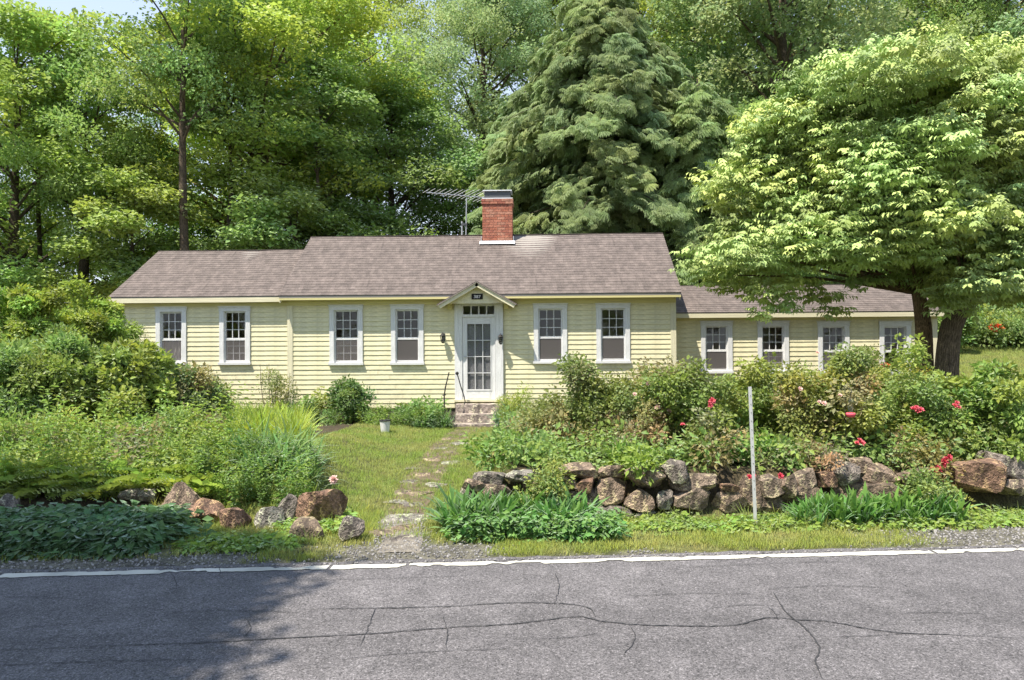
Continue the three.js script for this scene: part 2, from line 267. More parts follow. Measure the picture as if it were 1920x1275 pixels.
// A double-hung window. x0..x1, y0..y1: outside of the casing. how: what the lower half shows
function windowAt(x0, x1, y0, y1, z, how, label) {
  const w = new THREE.Group(); w.name = 'window'; w.position.set((x0 + x1) / 2, y0, z); house.add(w); if (label) w.userData.label = label;
  const W = (x1 - x0) / 2, Ht = y1 - y0, c = 0.105, T = 0.03;  // half width, height, casing width
  mesh('casing', merge([boxG(-W, -W + c, 0.055, Ht - 0.1, 0, T + 0.012), boxG(W - c, W, 0.055, Ht - 0.1, 0, T + 0.012), boxG(-W - 0.01, W + 0.01, Ht - 0.1, Ht, 0, T + 0.016)]), M.white, w);
  mesh('drip_cap', boxG(-W - 0.025, W + 0.025, Ht, Ht + 0.022, 0, T + 0.045), M.white, w);
  mesh('sill', boxG(-W - 0.02, W + 0.02, 0, 0.055, 0, T + 0.05), M.white, w);
  const a = W - c, y0i = 0.055, y1i = Ht - 0.1, mid = lerp(y0i, y1i, 0.46), r = 0.026;
  mesh('jamb', merge([boxG(-a, -a + 0.012, y0i, y1i, -0.13, 0.005), boxG(a - 0.012, a, y0i, y1i, -0.13, 0.005), boxG(-a + 0.012, a - 0.012, y1i - 0.012, y1i, -0.13, 0.005), boxG(-a + 0.012, a - 0.012, y0i, y0i + 0.02, -0.13, 0.004)]), M.white, w);
  const sash = (ya, yb, zz, cols, rows, name, mu = 0.016) => {
    const s = 0.013, iw = a - s - r, h0 = ya + r + 0.008, h1 = yb - r, list = [boxG(-a + s, -a + s + r, ya, yb, zz - 0.015, zz + 0.015), boxG(a - s - r, a - s, ya, yb, zz - 0.015, zz + 0.015), boxG(-iw, iw, ya, h0, zz - 0.015, zz + 0.015), boxG(-iw, iw, h1, yb, zz - 0.015, zz + 0.015)];
    mesh(name, merge(list), M.white, w);
    const pw = (2 * iw) / cols, ph = (h1 - h0) / rows;
    for (let i = 1; i < cols; i++) mesh('muntin', boxG(-iw + i * pw - mu / 2, -iw + i * pw + mu / 2, h0, h1, zz - 0.01, zz + 0.011), M.white, w);
    for (let j = 1; j < rows; j++) mesh('muntin', boxG(-iw, iw, h0 + j * ph - mu / 2, h0 + j * ph + mu / 2, zz - 0.009, zz + 0.009), M.white, w);
    for (let i = 0; i < cols; i++) for (let j = 0; j < rows; j++) { const p = mesh('pane', pane, M.glass, w); p.position.set(-iw + (i + 0.5) * pw, h0 + (j + 0.5) * ph, zz - 0.002); p.scale.set(pw - mu, ph - mu, 1); p.rotation.set(rr(-0.012, 0.012), rr(-0.012, 0.012), 0); }
  };
  sash(mid - 0.012, y1i - 0.012, -0.03, 3, 3, 'upper_sash');
  if (how === 'sash') sash(y0i + 0.02, mid + 0.025, -0.075, 3, 3, 'lower_sash');
  // screen frame in the lower half, standing forward as storm windows do
  const f = 0.02, zs = -0.008, ya = y0i + 0.03, yb = mid - 0.016;
  mesh('screen_frame', merge([boxG(-a + 0.013, -a + 0.013 + f, ya, yb, zs - 0.008, zs + 0.008), boxG(a - 0.013 - f, a - 0.013, ya, yb, zs - 0.008, zs + 0.008), boxG(-a + 0.013 + f, a - 0.013 - f, ya, ya + f, zs - 0.008, zs + 0.008), boxG(-a + 0.013 + f, a - 0.013 - f, yb - f, yb, zs - 0.008, zs + 0.008)]), M.white, w);
  if (how !== 'dark') { const s = mesh('insect_screen', pane, M.screen, w); s.position.set(0, (ya + yb) / 2, zs); s.scale.set(2 * (a - 0.013 - f), yb - ya - 2 * f, 1); }
  if (how === 'curtain') { const cg = new THREE.PlaneGeometry(2 * a - 0.06, mid - y0i, 40, 1), p = cg.attributes.position; for (let i = 0; i < p.count; i++) p.setZ(i, 0.015 * Math.sin(p.getX(i) * 70)); cg.computeVertexNormals(); const cu = mesh('curtain', cg, M.curtain, w); cu.position.set(0, (y0i + mid) / 2, -0.17); }
}
const EXP = 0.1135;
// --- shell behind the boards: front walls as sheets with openings, sides, back, floor and interior, so that rooms are dark
function wallWithHoles(x0, x1, y0, y1, zFront, t, holes) {
  const s = new THREE.Shape([new THREE.Vector2(x0, y0), new THREE.Vector2(x1, y0), new THREE.Vector2(x1, y1), new THREE.Vector2(x0, y1)]);
  for (const [a, b, c, d] of holes) s.holes.push(new THREE.Path([new THREE.Vector2(a, c), new THREE.Vector2(a, d), new THREE.Vector2(b, d), new THREE.Vector2(b, c)]));
  const g = new THREE.ExtrudeGeometry(s, { depth: t, bevelEnabled: false }); g.translate(0, 0, zFront - t); return boxUV(g);
}
const winMain = [[-4.91, -4.12, 1.49, 2.89, 'sash', 'window with muntins showing through its lower screen'], [-3.45, -2.68, 1.49, 2.89, 'open'], [-0.09, 0.69, 1.5, 2.885, 'open'], [1.37, 2.15, 1.5, 2.88, 'open']];
const winLeft = [[-9.1, -8.36, 1.52, 2.88, 'curtain', 'window half covered by a shrub'], [-7.56, -6.82, 1.51, 2.88, 'sash']];
const winRight = [[3.93, 4.68, 1.23, 2.47, 'open'], [5.28, 6.02, 1.22, 2.46, 'sash'], [6.71, 7.45, 1.2, 2.44, 'sash'], [8.16, 8.9, 1.19, 2.43, 'dark', 'window standing open and dark in its lower half']];
const inset = (w, c = 0.107) => [w[0] + c, w[1] - c, w[2] + 0.057, w[3] - 0.102];
const doorHole = [-1.75, -1.01, 0.69, 2.62], transomHole = [-1.75, -1.01, 2.66, 2.86];
mesh('wall', wallWithHoles(-5.9, 3.2, 0.46, 3.06, ZF, 0.14, [...winMain.map((w) => inset(w)), doorHole, transomHole]), M.siding, house);
mesh('wall', wallWithHoles(-10.04, -5.9, 0.46, 3.06, ZL, 0.12, winLeft.map((w) => inset(w))), M.siding, house);
mesh('wall', wallWithHoles(3.2, 9.5, 0.46, 2.62, ZR, 0.14, winRight.map((w) => inset(w))), M.siding, house);
winMain.forEach(([a, b, c, d, h, l]) => windowAt(a, b, c, d, ZF + 0.002, h, l));
winLeft.forEach(([a, b, c, d, h, l]) => windowAt(a, b, c, d, ZL + 0.002, h, l));
winRight.forEach(([a, b, c, d, h, l]) => windowAt(a, b, c, d, ZR + 0.002, h, l));
const hole = (w) => [w[0] - 0.002, w[1] + 0.002, w[2] - 0.002, w[3] + 0.024];
reseed(41);
siding(-5.79, 3.09, 0.47, 2.9, EXP, ZF + 0.001, [...winMain.map(hole), [-1.95, -0.8, 0, 3.1]], house);
siding(-9.93, -5.92, 0.48, 2.9, EXP, ZL + 0.001, winLeft.map(hole), house);
siding(3.24, 9.4, 0.5, 2.5, EXP, ZR + 0.001, winRight.map(hole), house);
// corner boards, friezes, water table
for (const [x0, x1, y0, y1, z] of [[-5.92, -5.79, 0.44, 2.9, ZF], [3.09, 3.22, 0.44, 2.9, ZF], [-10.06, -9.93, 0.44, 2.9, ZL], [9.4, 9.52, 0.4, 2.5, ZR]]) mesh('corner_board', boxG(x0, x1, y0, y1, z + 0.001, z + 0.033), M.creamTrim, house);
mesh('frieze_board', boxG(-5.92, -2.0, 2.9, 3.06, ZF + 0.001, ZF + 0.04), M.eaveBounceTrim, house);
mesh('frieze_board', boxG(-0.75, 3.22, 2.9, 3.06, ZF + 0.001, ZF + 0.04), M.eaveBounceTrim, house);
mesh('frieze_board', boxG(-10.06, -5.925, 2.9, 3.06, ZL + 0.001, ZL + 0.04), M.eaveBounceTrim, house);
mesh('frieze_board', boxG(3.24, 9.52, 2.5, 2.62, ZR + 0.001, ZR + 0.036), M.eaveBounceTrim, house);
mesh('foundation', merge([boxG(-5.88, 3.18, -0.2, 0.46, ZF - 0.1, ZF - 0.005), boxG(-10.0, -5.9, -0.2, 0.46, ZL - 0.1, ZL - 0.005), boxG(3.2, 9.48, -0.2, 0.5, ZR - 0.1, ZR - 0.005)].map((g) => boxUV(g))), M.foundation, house);
// ends, back walls, floors
const gable = (x, t, y0, ye, yr, zf, zr, zb) => { const s = new THREE.Shape([new THREE.Vector2(zf, y0), new THREE.Vector2(zf, ye), new THREE.Vector2(zr, yr), new THREE.Vector2(zb, ye), new THREE.Vector2(zb, y0)]); const g = new THREE.ExtrudeGeometry(s, { depth: t, bevelEnabled: false }); g.rotateY(-PI / 2); g.translate(x, 0, 0); return boxUV(g); };
mesh('end_wall', gable(3.2, 0.12, 0.1, 3.06, 4.78, ZF - 0.145, -19.77, -22.0), M.siding, house);
mesh('end_wall', gable(-5.77, 0.12, 0.1, 3.06, 4.78, ZF - 0.145, -19.77, -22.0), M.siding, house);
mesh('end_wall', gable(-9.92, 0.12, 0.1, 3.06, 4.45, ZL - 0.125, -19.72, -21.9), M.siding, house);
mesh('end_wall', gable(9.5, 0.12, 0.1, 2.6, 3.38, ZR - 0.145, -19.8, -21.4), M.siding, house);
mesh('back_wall', merge([boxG(-5.7, 3.0, 0.1, 3.06, -22.1, -22.0), boxG(-9.9, -5.9, 0.1, 3.06, -22.0, -21.9), boxG(3.25, 9.35, 0.1, 2.6, -21.5, -21.4)]), M.siding, house);
mesh('floor_slab', merge([boxG(-5.7, 3.0, 0.58, 0.64, -21.99, ZF - 0.2), boxG(-9.9, -5.95, 0.58, 0.64, -21.89, ZL - 0.2), boxG(3.25, 9.35, 0.55, 0.6, -21.39, ZR - 0.2)]), M.interior, house);
mesh('room_partition', merge([boxG(-5.6, 3.0, 0.65, 3.0, -20.2, -20.12), boxG(-9.8, -6, 0.65, 3.0, -20.2, -20.12), boxG(3.3, 9.3, 0.61, 2.55, -20.6, -20.52)]), M.interior, house);
mesh('room_ceiling', merge([boxG(-5.7, 3.0, 3.0, 3.05, -21.9, ZF - 0.16), boxG(-9.9, -5.95, 3.0, 3.05, -21.8, ZL - 0.16), boxG(3.25, 9.35, 2.55, 2.59, -21.3, ZR - 0.17)]), M.interior, house);

// --- roofs: courses laid as real steps over a deck
function roofSlope(name, xe0, xe1, xr0, xr1, ye, ze, yr, zr, courses, label, wave = 0) {
  const pos = [], uv = [], idx = [], dir = V(0, yr - ye, zr - ze), L = dir.length(), nrm = V(0, ze - zr, yr - ye).normalize(); if (nrm.y < 0) nrm.negate();
  let k = 0; const cols = 48, P = (s, u, lift) => { const f = s / L, x = lerp(lerp(xe0, xr0, f), lerp(xe1, xr1, f), u), sag = wave * (0.6 * Math.sin(u * 7 + 1) + 0.4 * Math.sin(u * 17)) * (0.3 + f); return [x, ye + dir.y * f + nrm.y * lift + sag, ze + dir.z * f + nrm.z * lift]; };
  for (let c = 0; c < courses; c++) {
    const s0 = c / courses * L, s1 = (c + 1) / courses * L;
    for (let i = 0; i <= cols; i++) { const u = i / cols, j = 0.0015 * nz(i * 3.3, c * 7.1); pos.push(...P(s0, u, 0.002), ...P(s0, u, 0.0085 + j), ...P(s1, u, 0.002)); const x = P(s0, u, 0)[0]; uv.push(x / 2, s0 / 2, x / 2, s0 / 2 + 0.002, x / 2, s1 / 2); if (i) { const a = k - 3; idx.push(a, k, a + 1, a + 1, k, k + 1, a + 1, k + 1, a + 2, a + 2, k + 1, k + 2); } k += 3; }
  }
  const g = new THREE.BufferGeometry(); g.setAttribute('position', new THREE.Float32BufferAttribute(pos, 3)); g.setAttribute('uv', new THREE.Float32BufferAttribute(uv, 2)); g.setIndex(idx);
  const m = mesh(name, toCreasedNormals(g, 0.5), M.roof, house); if (label) m.userData.label = label; return m;
}
function roofDeck(x0, x1, ye, ze, yr, zr, yb, zb, t = 0.05) {   // solid deck under both slopes
  const s = new THREE.Shape([[ze, ye], [zr, yr], [zb, yb], [zb, yb - t], [zr, yr - t], [ze, ye - t]].map(([a, b]) => new THREE.Vector2(a, b)));
  const g = new THREE.ExtrudeGeometry(s, { depth: x1 - x0, bevelEnabled: false }); g.rotateY(-PI / 2); g.translate(x1, 0, 0); return g;
}
mesh('roof_deck', merge([roofDeck(-6.02, 3.29, 3.115, -17.21, 4.86, -19.77, 3.11, -22.3)]), M.roofEdge, house);
mesh('roof_deck', merge([roofDeck(-10.14, -6.02, 3.12, -17.33, 4.52, -19.72, 3.12, -22.1)]), M.roofEdge, house);
mesh('roof_deck', merge([roofDeck(3.22, 9.62, 2.68, -17.95, 3.47, -19.8, 2.68, -21.6)]), M.roofEdge, house);
const rs = 0.003;
roofSlope('shingle_slope', -6.04, 3.31, -6.04, 3.31, 3.115 + rs, -17.2, 4.86 + rs, -19.77, 24, 'weathered brown shingle roof of the taller middle block', 0.012);
roofSlope('shingle_slope', -10.16, -6.021, -10.16, -6.021, 3.12 + rs, -17.32, 4.52 + rs, -19.72, 21, 'shingle roof of the wing among the bushes', 0.008);
roofSlope('shingle_slope', 3.221, 9.64, 3.221, 9.64, 2.68 + rs, -17.94, 3.47 + rs, -19.8, 15, 'low shingle roof of the wing behind the spreading tree', 0.006);
for (const [a, b, ye, ze, yr, zr, n] of [[-6.04, 3.31, 3.11, -22.32, 4.86, -19.77, 20], [-10.16, -6.021, 3.12, -22.12, 4.52, -19.72, 18], [3.221, 9.64, 2.68, -21.62, 3.47, -19.8, 14]]) roofSlope('rear_slope', b, a, b, a, ye + rs, ze, yr + rs, zr, n);
mesh('ridge_cap', merge([boxG(-6.04, 3.31, 4.858, 4.872, -19.82, -19.72), boxG(-10.16, -6.03, 4.518, 4.53, -19.77, -19.67), boxG(3.3, 9.64, 3.468, 3.48, -19.85, -19.75)].map((g) => boxUV(g, 0.5))), M.roof, house);
// eaves: soffit, fascia
mesh('soffit', boxG(-6.0, 3.27, 3.03, 3.05, ZF + 0.042, -17.235), M.eaveBounceTrim, house);
mesh('soffit', boxG(-10.1, -6.005, 3.035, 3.055, ZL + 0.042, -17.35), M.eaveBounceTrim, house);
mesh('soffit', boxG(3.24, 9.58, 2.6, 2.618, ZR + 0.038, -17.97), M.eaveBounceTrim, house);
mesh('fascia', boxG(-6.02, 3.29, 3.015, 3.085, -17.234, -17.212), M.eaveBounceTrim, house);
mesh('fascia', boxG(-10.14, -6.022, 2.985, 3.095, -17.349, -17.327), M.creamTrim, house);
mesh('fascia', boxG(3.24, 9.62, 2.56, 2.66, -17.969, -17.945), M.creamTrim, house);
// rake boards along the sloping roof ends
function rake(x, ye, ze, yr, zr, yb, zb) { const s = new THREE.Shape([[ze, ye - 0.06], [zr, yr - 0.06], [zb, yb - 0.06], [zb, yb - 0.2], [zr, yr - 0.2], [ze, ye - 0.16]].map(([a, b]) => new THREE.Vector2(a, b))); const g = new THREE.ExtrudeGeometry(s, { depth: 0.025, bevelEnabled: false }); g.rotateY(-PI / 2); g.translate(x, 0, 0); mesh('rake_board', g, M.creamTrim, house); }
rake(3.285, 3.115, -17.24, 4.86, -19.77, 3.11, -22.28); rake(-10.1, 3.12, -17.36, 4.52, -19.72, 3.12, -22.08); rake(9.6, 2.68, -17.98, 3.47, -19.8, 2.68, -21.58); rake(-5.995, 3.115, -17.24, 4.86, -19.77, 3.11, -22.28);

// --- door, casing, transom, small gable hood
{
  const cas = new THREE.Group(); cas.name = 'door_surround'; cas.position.set(-1.375, 0, ZF); house.add(cas);
  mesh('pilaster', boxG(-0.57, -0.39, 0.67, 2.9, 0.002, 0.07), M.white, cas); mesh('pilaster', boxG(0.39, 0.57, 0.67, 2.9, 0.002, 0.07), M.white, cas);
  mesh('head_board', merge([boxG(-0.39, 0.39, 2.86, 3.0, 0.002, 0.06), boxG(-0.39, -0.365, 2.62, 2.86, 0.002, 0.06), boxG(0.365, 0.39, 2.62, 2.86, 0.002, 0.06), boxG(-0.39, 0.39, 2.6, 2.66, 0.0035, 0.08)]), M.white, cas);
  for (const x of [-0.1825, 0, 0.1825]) mesh('transom_bar', boxG(x - 0.014, x + 0.014, 2.66, 2.86, -0.02, 0.035), M.white, cas);
  for (const x of [-0.274, -0.091, 0.091, 0.274]) { const p = mesh('transom_pane', pane, M.glass, cas); p.position.set(x, 2.76, -0.005); p.scale.set(0.154, 0.2, 1); }
  mesh('threshold', boxG(-0.58, 0.58, 0.62, 0.668, -0.05, 0.12), M.creamTrim, cas);
  // storm door
  const d = new THREE.Group(); d.name = 'storm_door'; d.position.set(-1.375, 0.672, ZF + 0.03); house.add(d); d.userData.label = 'white storm door with a grid of glass panes';
  const w = 0.385, h = 1.925;
  mesh('stile', boxG(-w, -w + 0.09, 0, h, -0.02, 0.02), M.white, d); mesh('stile', boxG(w - 0.09, w, 0, h, -0.02, 0.02), M.white, d);
  mesh('rail', boxG(-w + 0.09, w - 0.09, h - 0.13, h, -0.02, 0.02), M.white, d); mesh('kick_panel', merge([boxG(-w + 0.09, w - 0.09, 0, 0.2, -0.02, 0.02), boxG(-w + 0.12, w - 0.12, 0.03, 0.17, 0.02, 0.026)]), M.white, d);
  mesh('inner_frame', merge([boxG(-0.293, -0.272, 0.2, h - 0.132, 0.0, 0.03), boxG(0.272, 0.293, 0.2, h - 0.132, 0.0, 0.03), boxG(-0.272, 0.272, 0.202, 0.235, 0.0, 0.03), boxG(-0.272, 0.272, h - 0.16, h - 0.132, 0.0, 0.03)]), M.white, d);
  const gx = 0.272, g0 = 0.236, g1 = h - 0.161, pw = gx * 2 / 3, ph = (g1 - g0) / 4;
  for (let i = 1; i < 3; i++) mesh('muntin', boxG(-gx + i * pw - 0.008, -gx + i * pw + 0.008, g0, g1, -0.004, 0.02), M.white, d);
  for (let j = 1; j < 4; j++) mesh('muntin', boxG(-gx, gx, g0 + j * ph - 0.008, g0 + j * ph + 0.008, -0.003, 0.019), M.white, d);
  for (let i = 0; i < 3; i++) for (let j = 0; j < 4; j++) { const p = mesh('pane', pane, M.glass, d); p.position.set(-gx + (i + 0.5) * pw, g0 + (j + 0.5) * ph, 0.004); p.scale.set(pw - 0.016, ph - 0.016, 1); }
  mesh('handle', merge([rod(V(-w + 0.05, 1.0, 0.035), V(-w + 0.13, 1.0, 0.035), 0.011), rod(V(-w + 0.05, 1.0, 0.02), V(-w + 0.05, 1.0, 0.04), 0.016)]), M.metal, d);
  mesh('inner_door', merge([boxG(-0.37, 0.37, 0, h + 0.02, -0.12, -0.08), ...[0.25, 0.9, 1.45].flatMap((y) => [boxG(-0.29, -0.03, y, y + 0.42, -0.08, -0.07), boxG(0.03, 0.29, y, y + 0.42, -0.08, -0.07)])]), std(L3(0.42, 0.41, 0.4)), d);
  mesh('door_screen', boxG(-gx, gx, g0, g1, -0.032, -0.031), new THREE.MeshStandardMaterial({ color: L3(0.22, 0.22, 0.23), transparent: true, opacity: 0.5, roughness: 0.9 }), d);
  // gable hood
  const hood = new THREE.Group(); hood.name = 'gable_hood'; house.add(hood); hood.userData.label = 'small gabled hood over the front door';
  const cx = -1.385, zf = -17.02, zb = -17.62, yp = 3.385, ye = 2.87, hw = 0.89, dl = V(hw, ye - yp, 0), ln = dl.length();
  for (const s of [-1, 1]) {
    const slab = (t0, t1, up0, up1, z0, z1) => { const a = (t, u) => { const n = V(-dl.y, dl.x, 0).normalize(); return new THREE.Vector2(cx + s * (dl.x * t + n.x * u), yp + dl.y * t + n.y * u); }; const sh = new THREE.Shape([a(t0, up0), a(t1, up0), a(t1, up1), a(t0, up1)]); const g = new THREE.ExtrudeGeometry(sh, { depth: z1 - z0, bevelEnabled: false }); g.translate(0, 0, z0); return boxUV(g, 0.5); };
    mesh('hood_shingles', slab(0, 1.02, 0.0, 0.022, zb, zf + 0.02), M.roof, hood);
    mesh('hood_drip_edge', slab(0, 1.02, -0.012, -0.001, zf - 0.02, zf + 0.026), M.roofEdge, hood);
    mesh('hood_rake_board', slab(0.0, 1.0, -0.095, -0.013, zf - 0.025, zf), M.creamTrim, hood);
    mesh('hood_soffit', slab(0.02, 0.985, -0.06, -0.013, ZF + 0.045, zf - 0.026), M.eaveBounceTrim, hood);
    mesh('hood_bracket', boxG(cx + s * 0.66 - 0.05, cx + s * 0.66 + 0.05, 2.78, 2.93, ZF + 0.04, ZF + 0.16), M.eaveBounceTrim, hood);
  }
  const t = new THREE.Shape([new THREE.Vector2(cx - 0.75, 2.9), new THREE.Vector2(cx + 0.75, 2.9), new THREE.Vector2(cx + 0.02, 3.31), new THREE.Vector2(cx - 0.02, 3.31)]);
  const tg = new THREE.ExtrudeGeometry(t, { depth: 0.06, bevelEnabled: false }); tg.translate(0, 0, -17.23); mesh('tympanum', boxUV(tg), M.creamTrim, hood);
}
// --- chimney: bricks one by one round a mortar core
{
  const c = new THREE.Group(); c.name = 'chimney'; house.add(c); c.userData.label = 'red brick chimney with a dark metal cap';
  const x0 = -1.42, x1 = -0.64, z1 = -19.42, z0 = -20.06, y0 = 4.4, y1 = 5.76, j = 0.011, bh = (y1 - y0) / 20 - j;
  mesh('mortar_core', boxG(x0 + 0.012, x1 - 0.012, y0, y1, z0 + 0.012, z1 - 0.012), M.mortar, c); reseed(5);
  for (let k = 0; k < 20; k++) {
    const y = y0 + k * (bh + j), o = k >= 18 ? 0.022 : 0, X0 = x0 - o, X1 = x1 + o, Z0 = z0 - o, Z1 = z1 + o, n = 4, L = (X1 - X0 - j * (n - 1)) / n, sh = k % 2 ? L / 2 + j / 2 : 0;
    const put = (a, b, c0, d) => { const g = boxUV(boxG(a, b, y + j / 2, y + j / 2 + bh, c0, d), 2); const m = mesh('brick', g, M.brick[Math.floor(rnd() * 4)], c); m.position.z = rr(-0.002, 0.002); };
    for (const [za, zb] of [[Z1 - 0.095, Z1], [Z0, Z0 + 0.095]]) for (let i = 0; i <= n; i++) { const a = Math.max(X0, X0 + i * (L + j) - sh), b = Math.min(X1, X0 + i * (L + j) - sh + L); if (b - a > 0.03) put(a, b, za, zb); }
    for (const [xa, xb] of [[X0, X0 + 0.095], [X1 - 0.095, X1]]) for (let i = 0; i < 2; i++) { const l = (Z1 - Z0 - 0.19 - 3 * j) / 2; put(xa, xb, Z0 + 0.095 + j + i * (l + j), Z0 + 0.095 + j + i * (l + j) + l); }
  }
  mesh('crown_slab', boxG(x0 - 0.01, x1 + 0.01, 5.762, 5.785, z0 - 0.01, z1 + 0.01), M.flashing, c);
  mesh('cap_box', merge([boxG(x0 + 0.05, x0 + 0.07, 5.786, 5.97, z0 + 0.05, z1 - 0.05), boxG(x1 - 0.07, x1 - 0.05, 5.786, 5.97, z0 + 0.05, z1 - 0.05), boxG(x0 + 0.07, x1 - 0.07, 5.786, 5.97, z1 - 0.07, z1 - 0.05), boxG(x0 + 0.07, x1 - 0.07, 5.786, 5.97, z0 + 0.05, z0 + 0.07)]), M.greyMetal, c);
  mesh('cap_lid', boxG(x0 + 0.01, x1 - 0.01, 5.972, 5.995, z0 + 0.01, z1 - 0.01), M.flashing, c);
  mesh('flashing', merge([boxG(x0 - 0.05, x1 + 0.05, 4.5, 4.66, z1 + 0.026, z1 + 0.034), boxG(x0 - 0.034, x0 - 0.026, 4.5, 4.78, z0, z1 + 0.026), boxG(x1 + 0.026, x1 + 0.034, 4.5, 4.78, z0, z1 + 0.026)]), M.flashing, c);
  const ap = boxG(x0 - 0.07, x1 + 0.07, -0.004, 0.004, 0, 0.16); ap.rotateX(0.599); ap.translate(0, 4.652, z1 + 0.03); mesh('flashing_apron', ap, M.flashing, c);
}
// --- number plate, lanterns, antenna, cable, steps, handrails
{
  const num = thing('house_number_sign', 'small black house number plate in the gable over the door', 'sign', [-1.385, 3.06, -17.167]);
  const cv = document.createElement('canvas'); cv.width = 256; cv.height = 128; const g = cv.getContext('2d'); g.fillStyle = '#151213'; g.fillRect(0, 0, 256, 128); g.fillStyle = '#e8e4e6'; g.font = 'bold 104px sans-serif'; g.textAlign = 'center'; g.textBaseline = 'middle'; g.fillText('387', 128, 68);
  const t = new THREE.CanvasTexture(cv); t.colorSpace = THREE.SRGBColorSpace;
  mesh('plate', boxG(-0.13, 0.13, -0.065, 0.065, 0, 0.012), M.iron, num); const f = mesh('digits', new THREE.PlaneGeometry(0.24, 0.115), std(L3(1, 1, 1), { map: t }), num); f.position.z = 0.0145;
  const lantern = (x, y, z, label) => {
    const l = thing('wall_lantern', label, 'lantern', [x, y, z], 0, 'lanterns beside the front door');
    mesh('back_plate', boxG(-0.04, 0.04, -0.1, 0.08, 0, 0.015), M.iron, l); mesh('bracket', tube([V(0, 0.03, 0.015), V(0, 0.1, 0.06), V(0, 0.09, 0.12)], [0.009, 0.009, 0.009]), M.iron, l);
    const top = new THREE.ConeGeometry(0.075, 0.07, 6); top.translate(0, 0.06, 0.12); mesh('lantern_roof', top, M.iron, l);
    const b = new THREE.CylinderGeometry(0.058, 0.04, 0.14, 6, 1, true); b.translate(0, -0.045, 0.12); mesh('lantern_glass', b, M.glass, l);
    const bars = []; for (let i = 0; i < 6; i++) { const a = i / 6 * 2 * PI; bars.push(rod(V(0.058 * Math.sin(a), 0.025, 0.12 + 0.058 * Math.cos(a)), V(0.04 * Math.sin(a), -0.115, 0.12 + 0.04 * Math.cos(a)), 0.005, 5)); } const ba = new THREE.CylinderGeometry(0.046, 0.02, 0.03, 6); ba.translate(0, -0.13, 0.12); bars.push(ba); mesh('lantern_cage', merge(bars), M.iron, l);
  };
  lantern(-2.215, 2.14, ZF + 0.022, 'black wall lantern on the yellow clapboards beside the door'); lantern(-0.86, 2.1, ZF + 0.072, 'black wall lantern fixed to the white door casing');
  const st = thing('stone_steps', 'three worn pinkish granite slabs leading up to the front door', 'steps', [-1.375, 0, ZF]);
  reseed(12); for (const [w, y0, y1, z0, z1, dx] of [[0.53, 0.34, 0.585, 0.0, 0.46, 0.02], [0.5, 0.2, 0.385, 0.1, 0.8, 0.02], [0.52, 0.02, 0.2, 0.3, 1.15, 0.02]]) {
    const b = new THREE.BoxGeometry(w * 2, y1 - y0, z1 - z0, 10, 2, 4), p = b.attributes.position; for (let i = 0; i < p.count; i++) { const n = 0.012; p.setXYZ(i, p.getX(i) + n * nz(p.getX(i) * 9, p.getY(i) * 9 + y0 * 40, p.getZ(i) * 9), p.getY(i) + n * nz(p.getX(i) * 7, p.getZ(i) * 7, y0 * 30), p.getZ(i) + n * nz(p.getY(i) * 8, p.getX(i) * 8, y1 * 20)); }
    const gg = boxUV(b, 0.7); gg.translate(dx, (y0 + y1) / 2, (z0 + z1) / 2); mesh('step_slab', gg, M.granite, st);
  }
  const hr = thing('handrail', 'bent black iron handrail leaning up from the plants beside the steps', 'handrail', [-2.1, H(-2.1, -16.7), -16.7]);
  { const a = onZ(836, 800, -16.7).sub(hr.position), b = onZ(833, 741, -16.7).sub(hr.position), c = onZ(842, 698, -16.75).sub(hr.position); a.y = Math.min(a.y, 0); mesh('iron_bar', tube([a, b, c], [0.016, 0.016, 0.014]), M.iron, hr); mesh('bracket', rod(b.clone().add(V(-0.04, 0, 0)), b.clone().add(V(0.04, 0.01, 0)), 0.012), M.iron, hr); }
  const h2 = thing('handrail', 'thin iron handrail with a round knob in front of the storm door', 'handrail', [-1.72, 0.585, -17.15]);
  { const a = onZ(857, 700, -17.15).sub(h2.position), b = onZ(872, 752, -17.1).sub(h2.position), c = V(b.x - 0.02, 0.0, b.z + 0.02); mesh('iron_bar', tube([a, a.clone().lerp(b, 0.5), b, c], [0.013, 0.013, 0.013, 0.013]), M.iron, h2); const k = new THREE.SphereGeometry(0.04, 12, 10); k.translate(a.x, a.y, a.z); mesh('knob', k, M.iron, h2); }
  const an = thing('tv_antenna', 'old aluminium television aerial on a mast behind the roof ridge', 'antenna', [-1.95, 4.62, -20.35]);
  mesh('mast', rod(V(0, -0.1, 0), V(0.03, 1.36, 0), 0.018), M.metal, an); mesh('mast_sleeve', rod(V(-0.1, -0.12, 0), V(-0.1, 0.72, 0), 0.026), M.metal, an); mesh('clamp', boxG(-0.12, 0.04, 0.6, 0.66, -0.03, 0.03), M.greyMetal, an);
  mesh('boom', rod(V(-1.0, 1.42, 0.5), V(0.75, 1.4, -0.35), 0.013), M.metal, an);
  for (let i = 0; i < 15; i++) { const t = i / 14, p = V(lerp(-1.0, 0.75, t), lerp(1.43, 1.41, t) + 0.012 * (i % 2), lerp(0.5, -0.35, t)), l = lerp(0.3, 0.95, t); mesh('rod_element', rod(p.clone().add(V(-0.44 * l, 0.04, -0.9 * l)), p.clone().add(V(0.44 * l, 0.03, 0.9 * l)), 0.0065, 5), M.flashing, an); }
  const cb = thing('utility_cable', 'grey service cable running from the roof corner out past the trees', 'cable', [-10.1, 2.98, -17.34]);
  mesh('strand', tube([V(0, 0, 0), V(-3, 0.08, 0.05), V(-8, 0.42, 0.1), V(-16, 1.3, 0.2)], [0.009, 0.009, 0.009, 0.009], 6), M.greyMetal, cb);
  const ins = new THREE.CylinderGeometry(0.03, 0.03, 0.08, 8); ins.rotateZ(PI / 2); mesh('insulator', ins, M.greyMetal, cb);
}

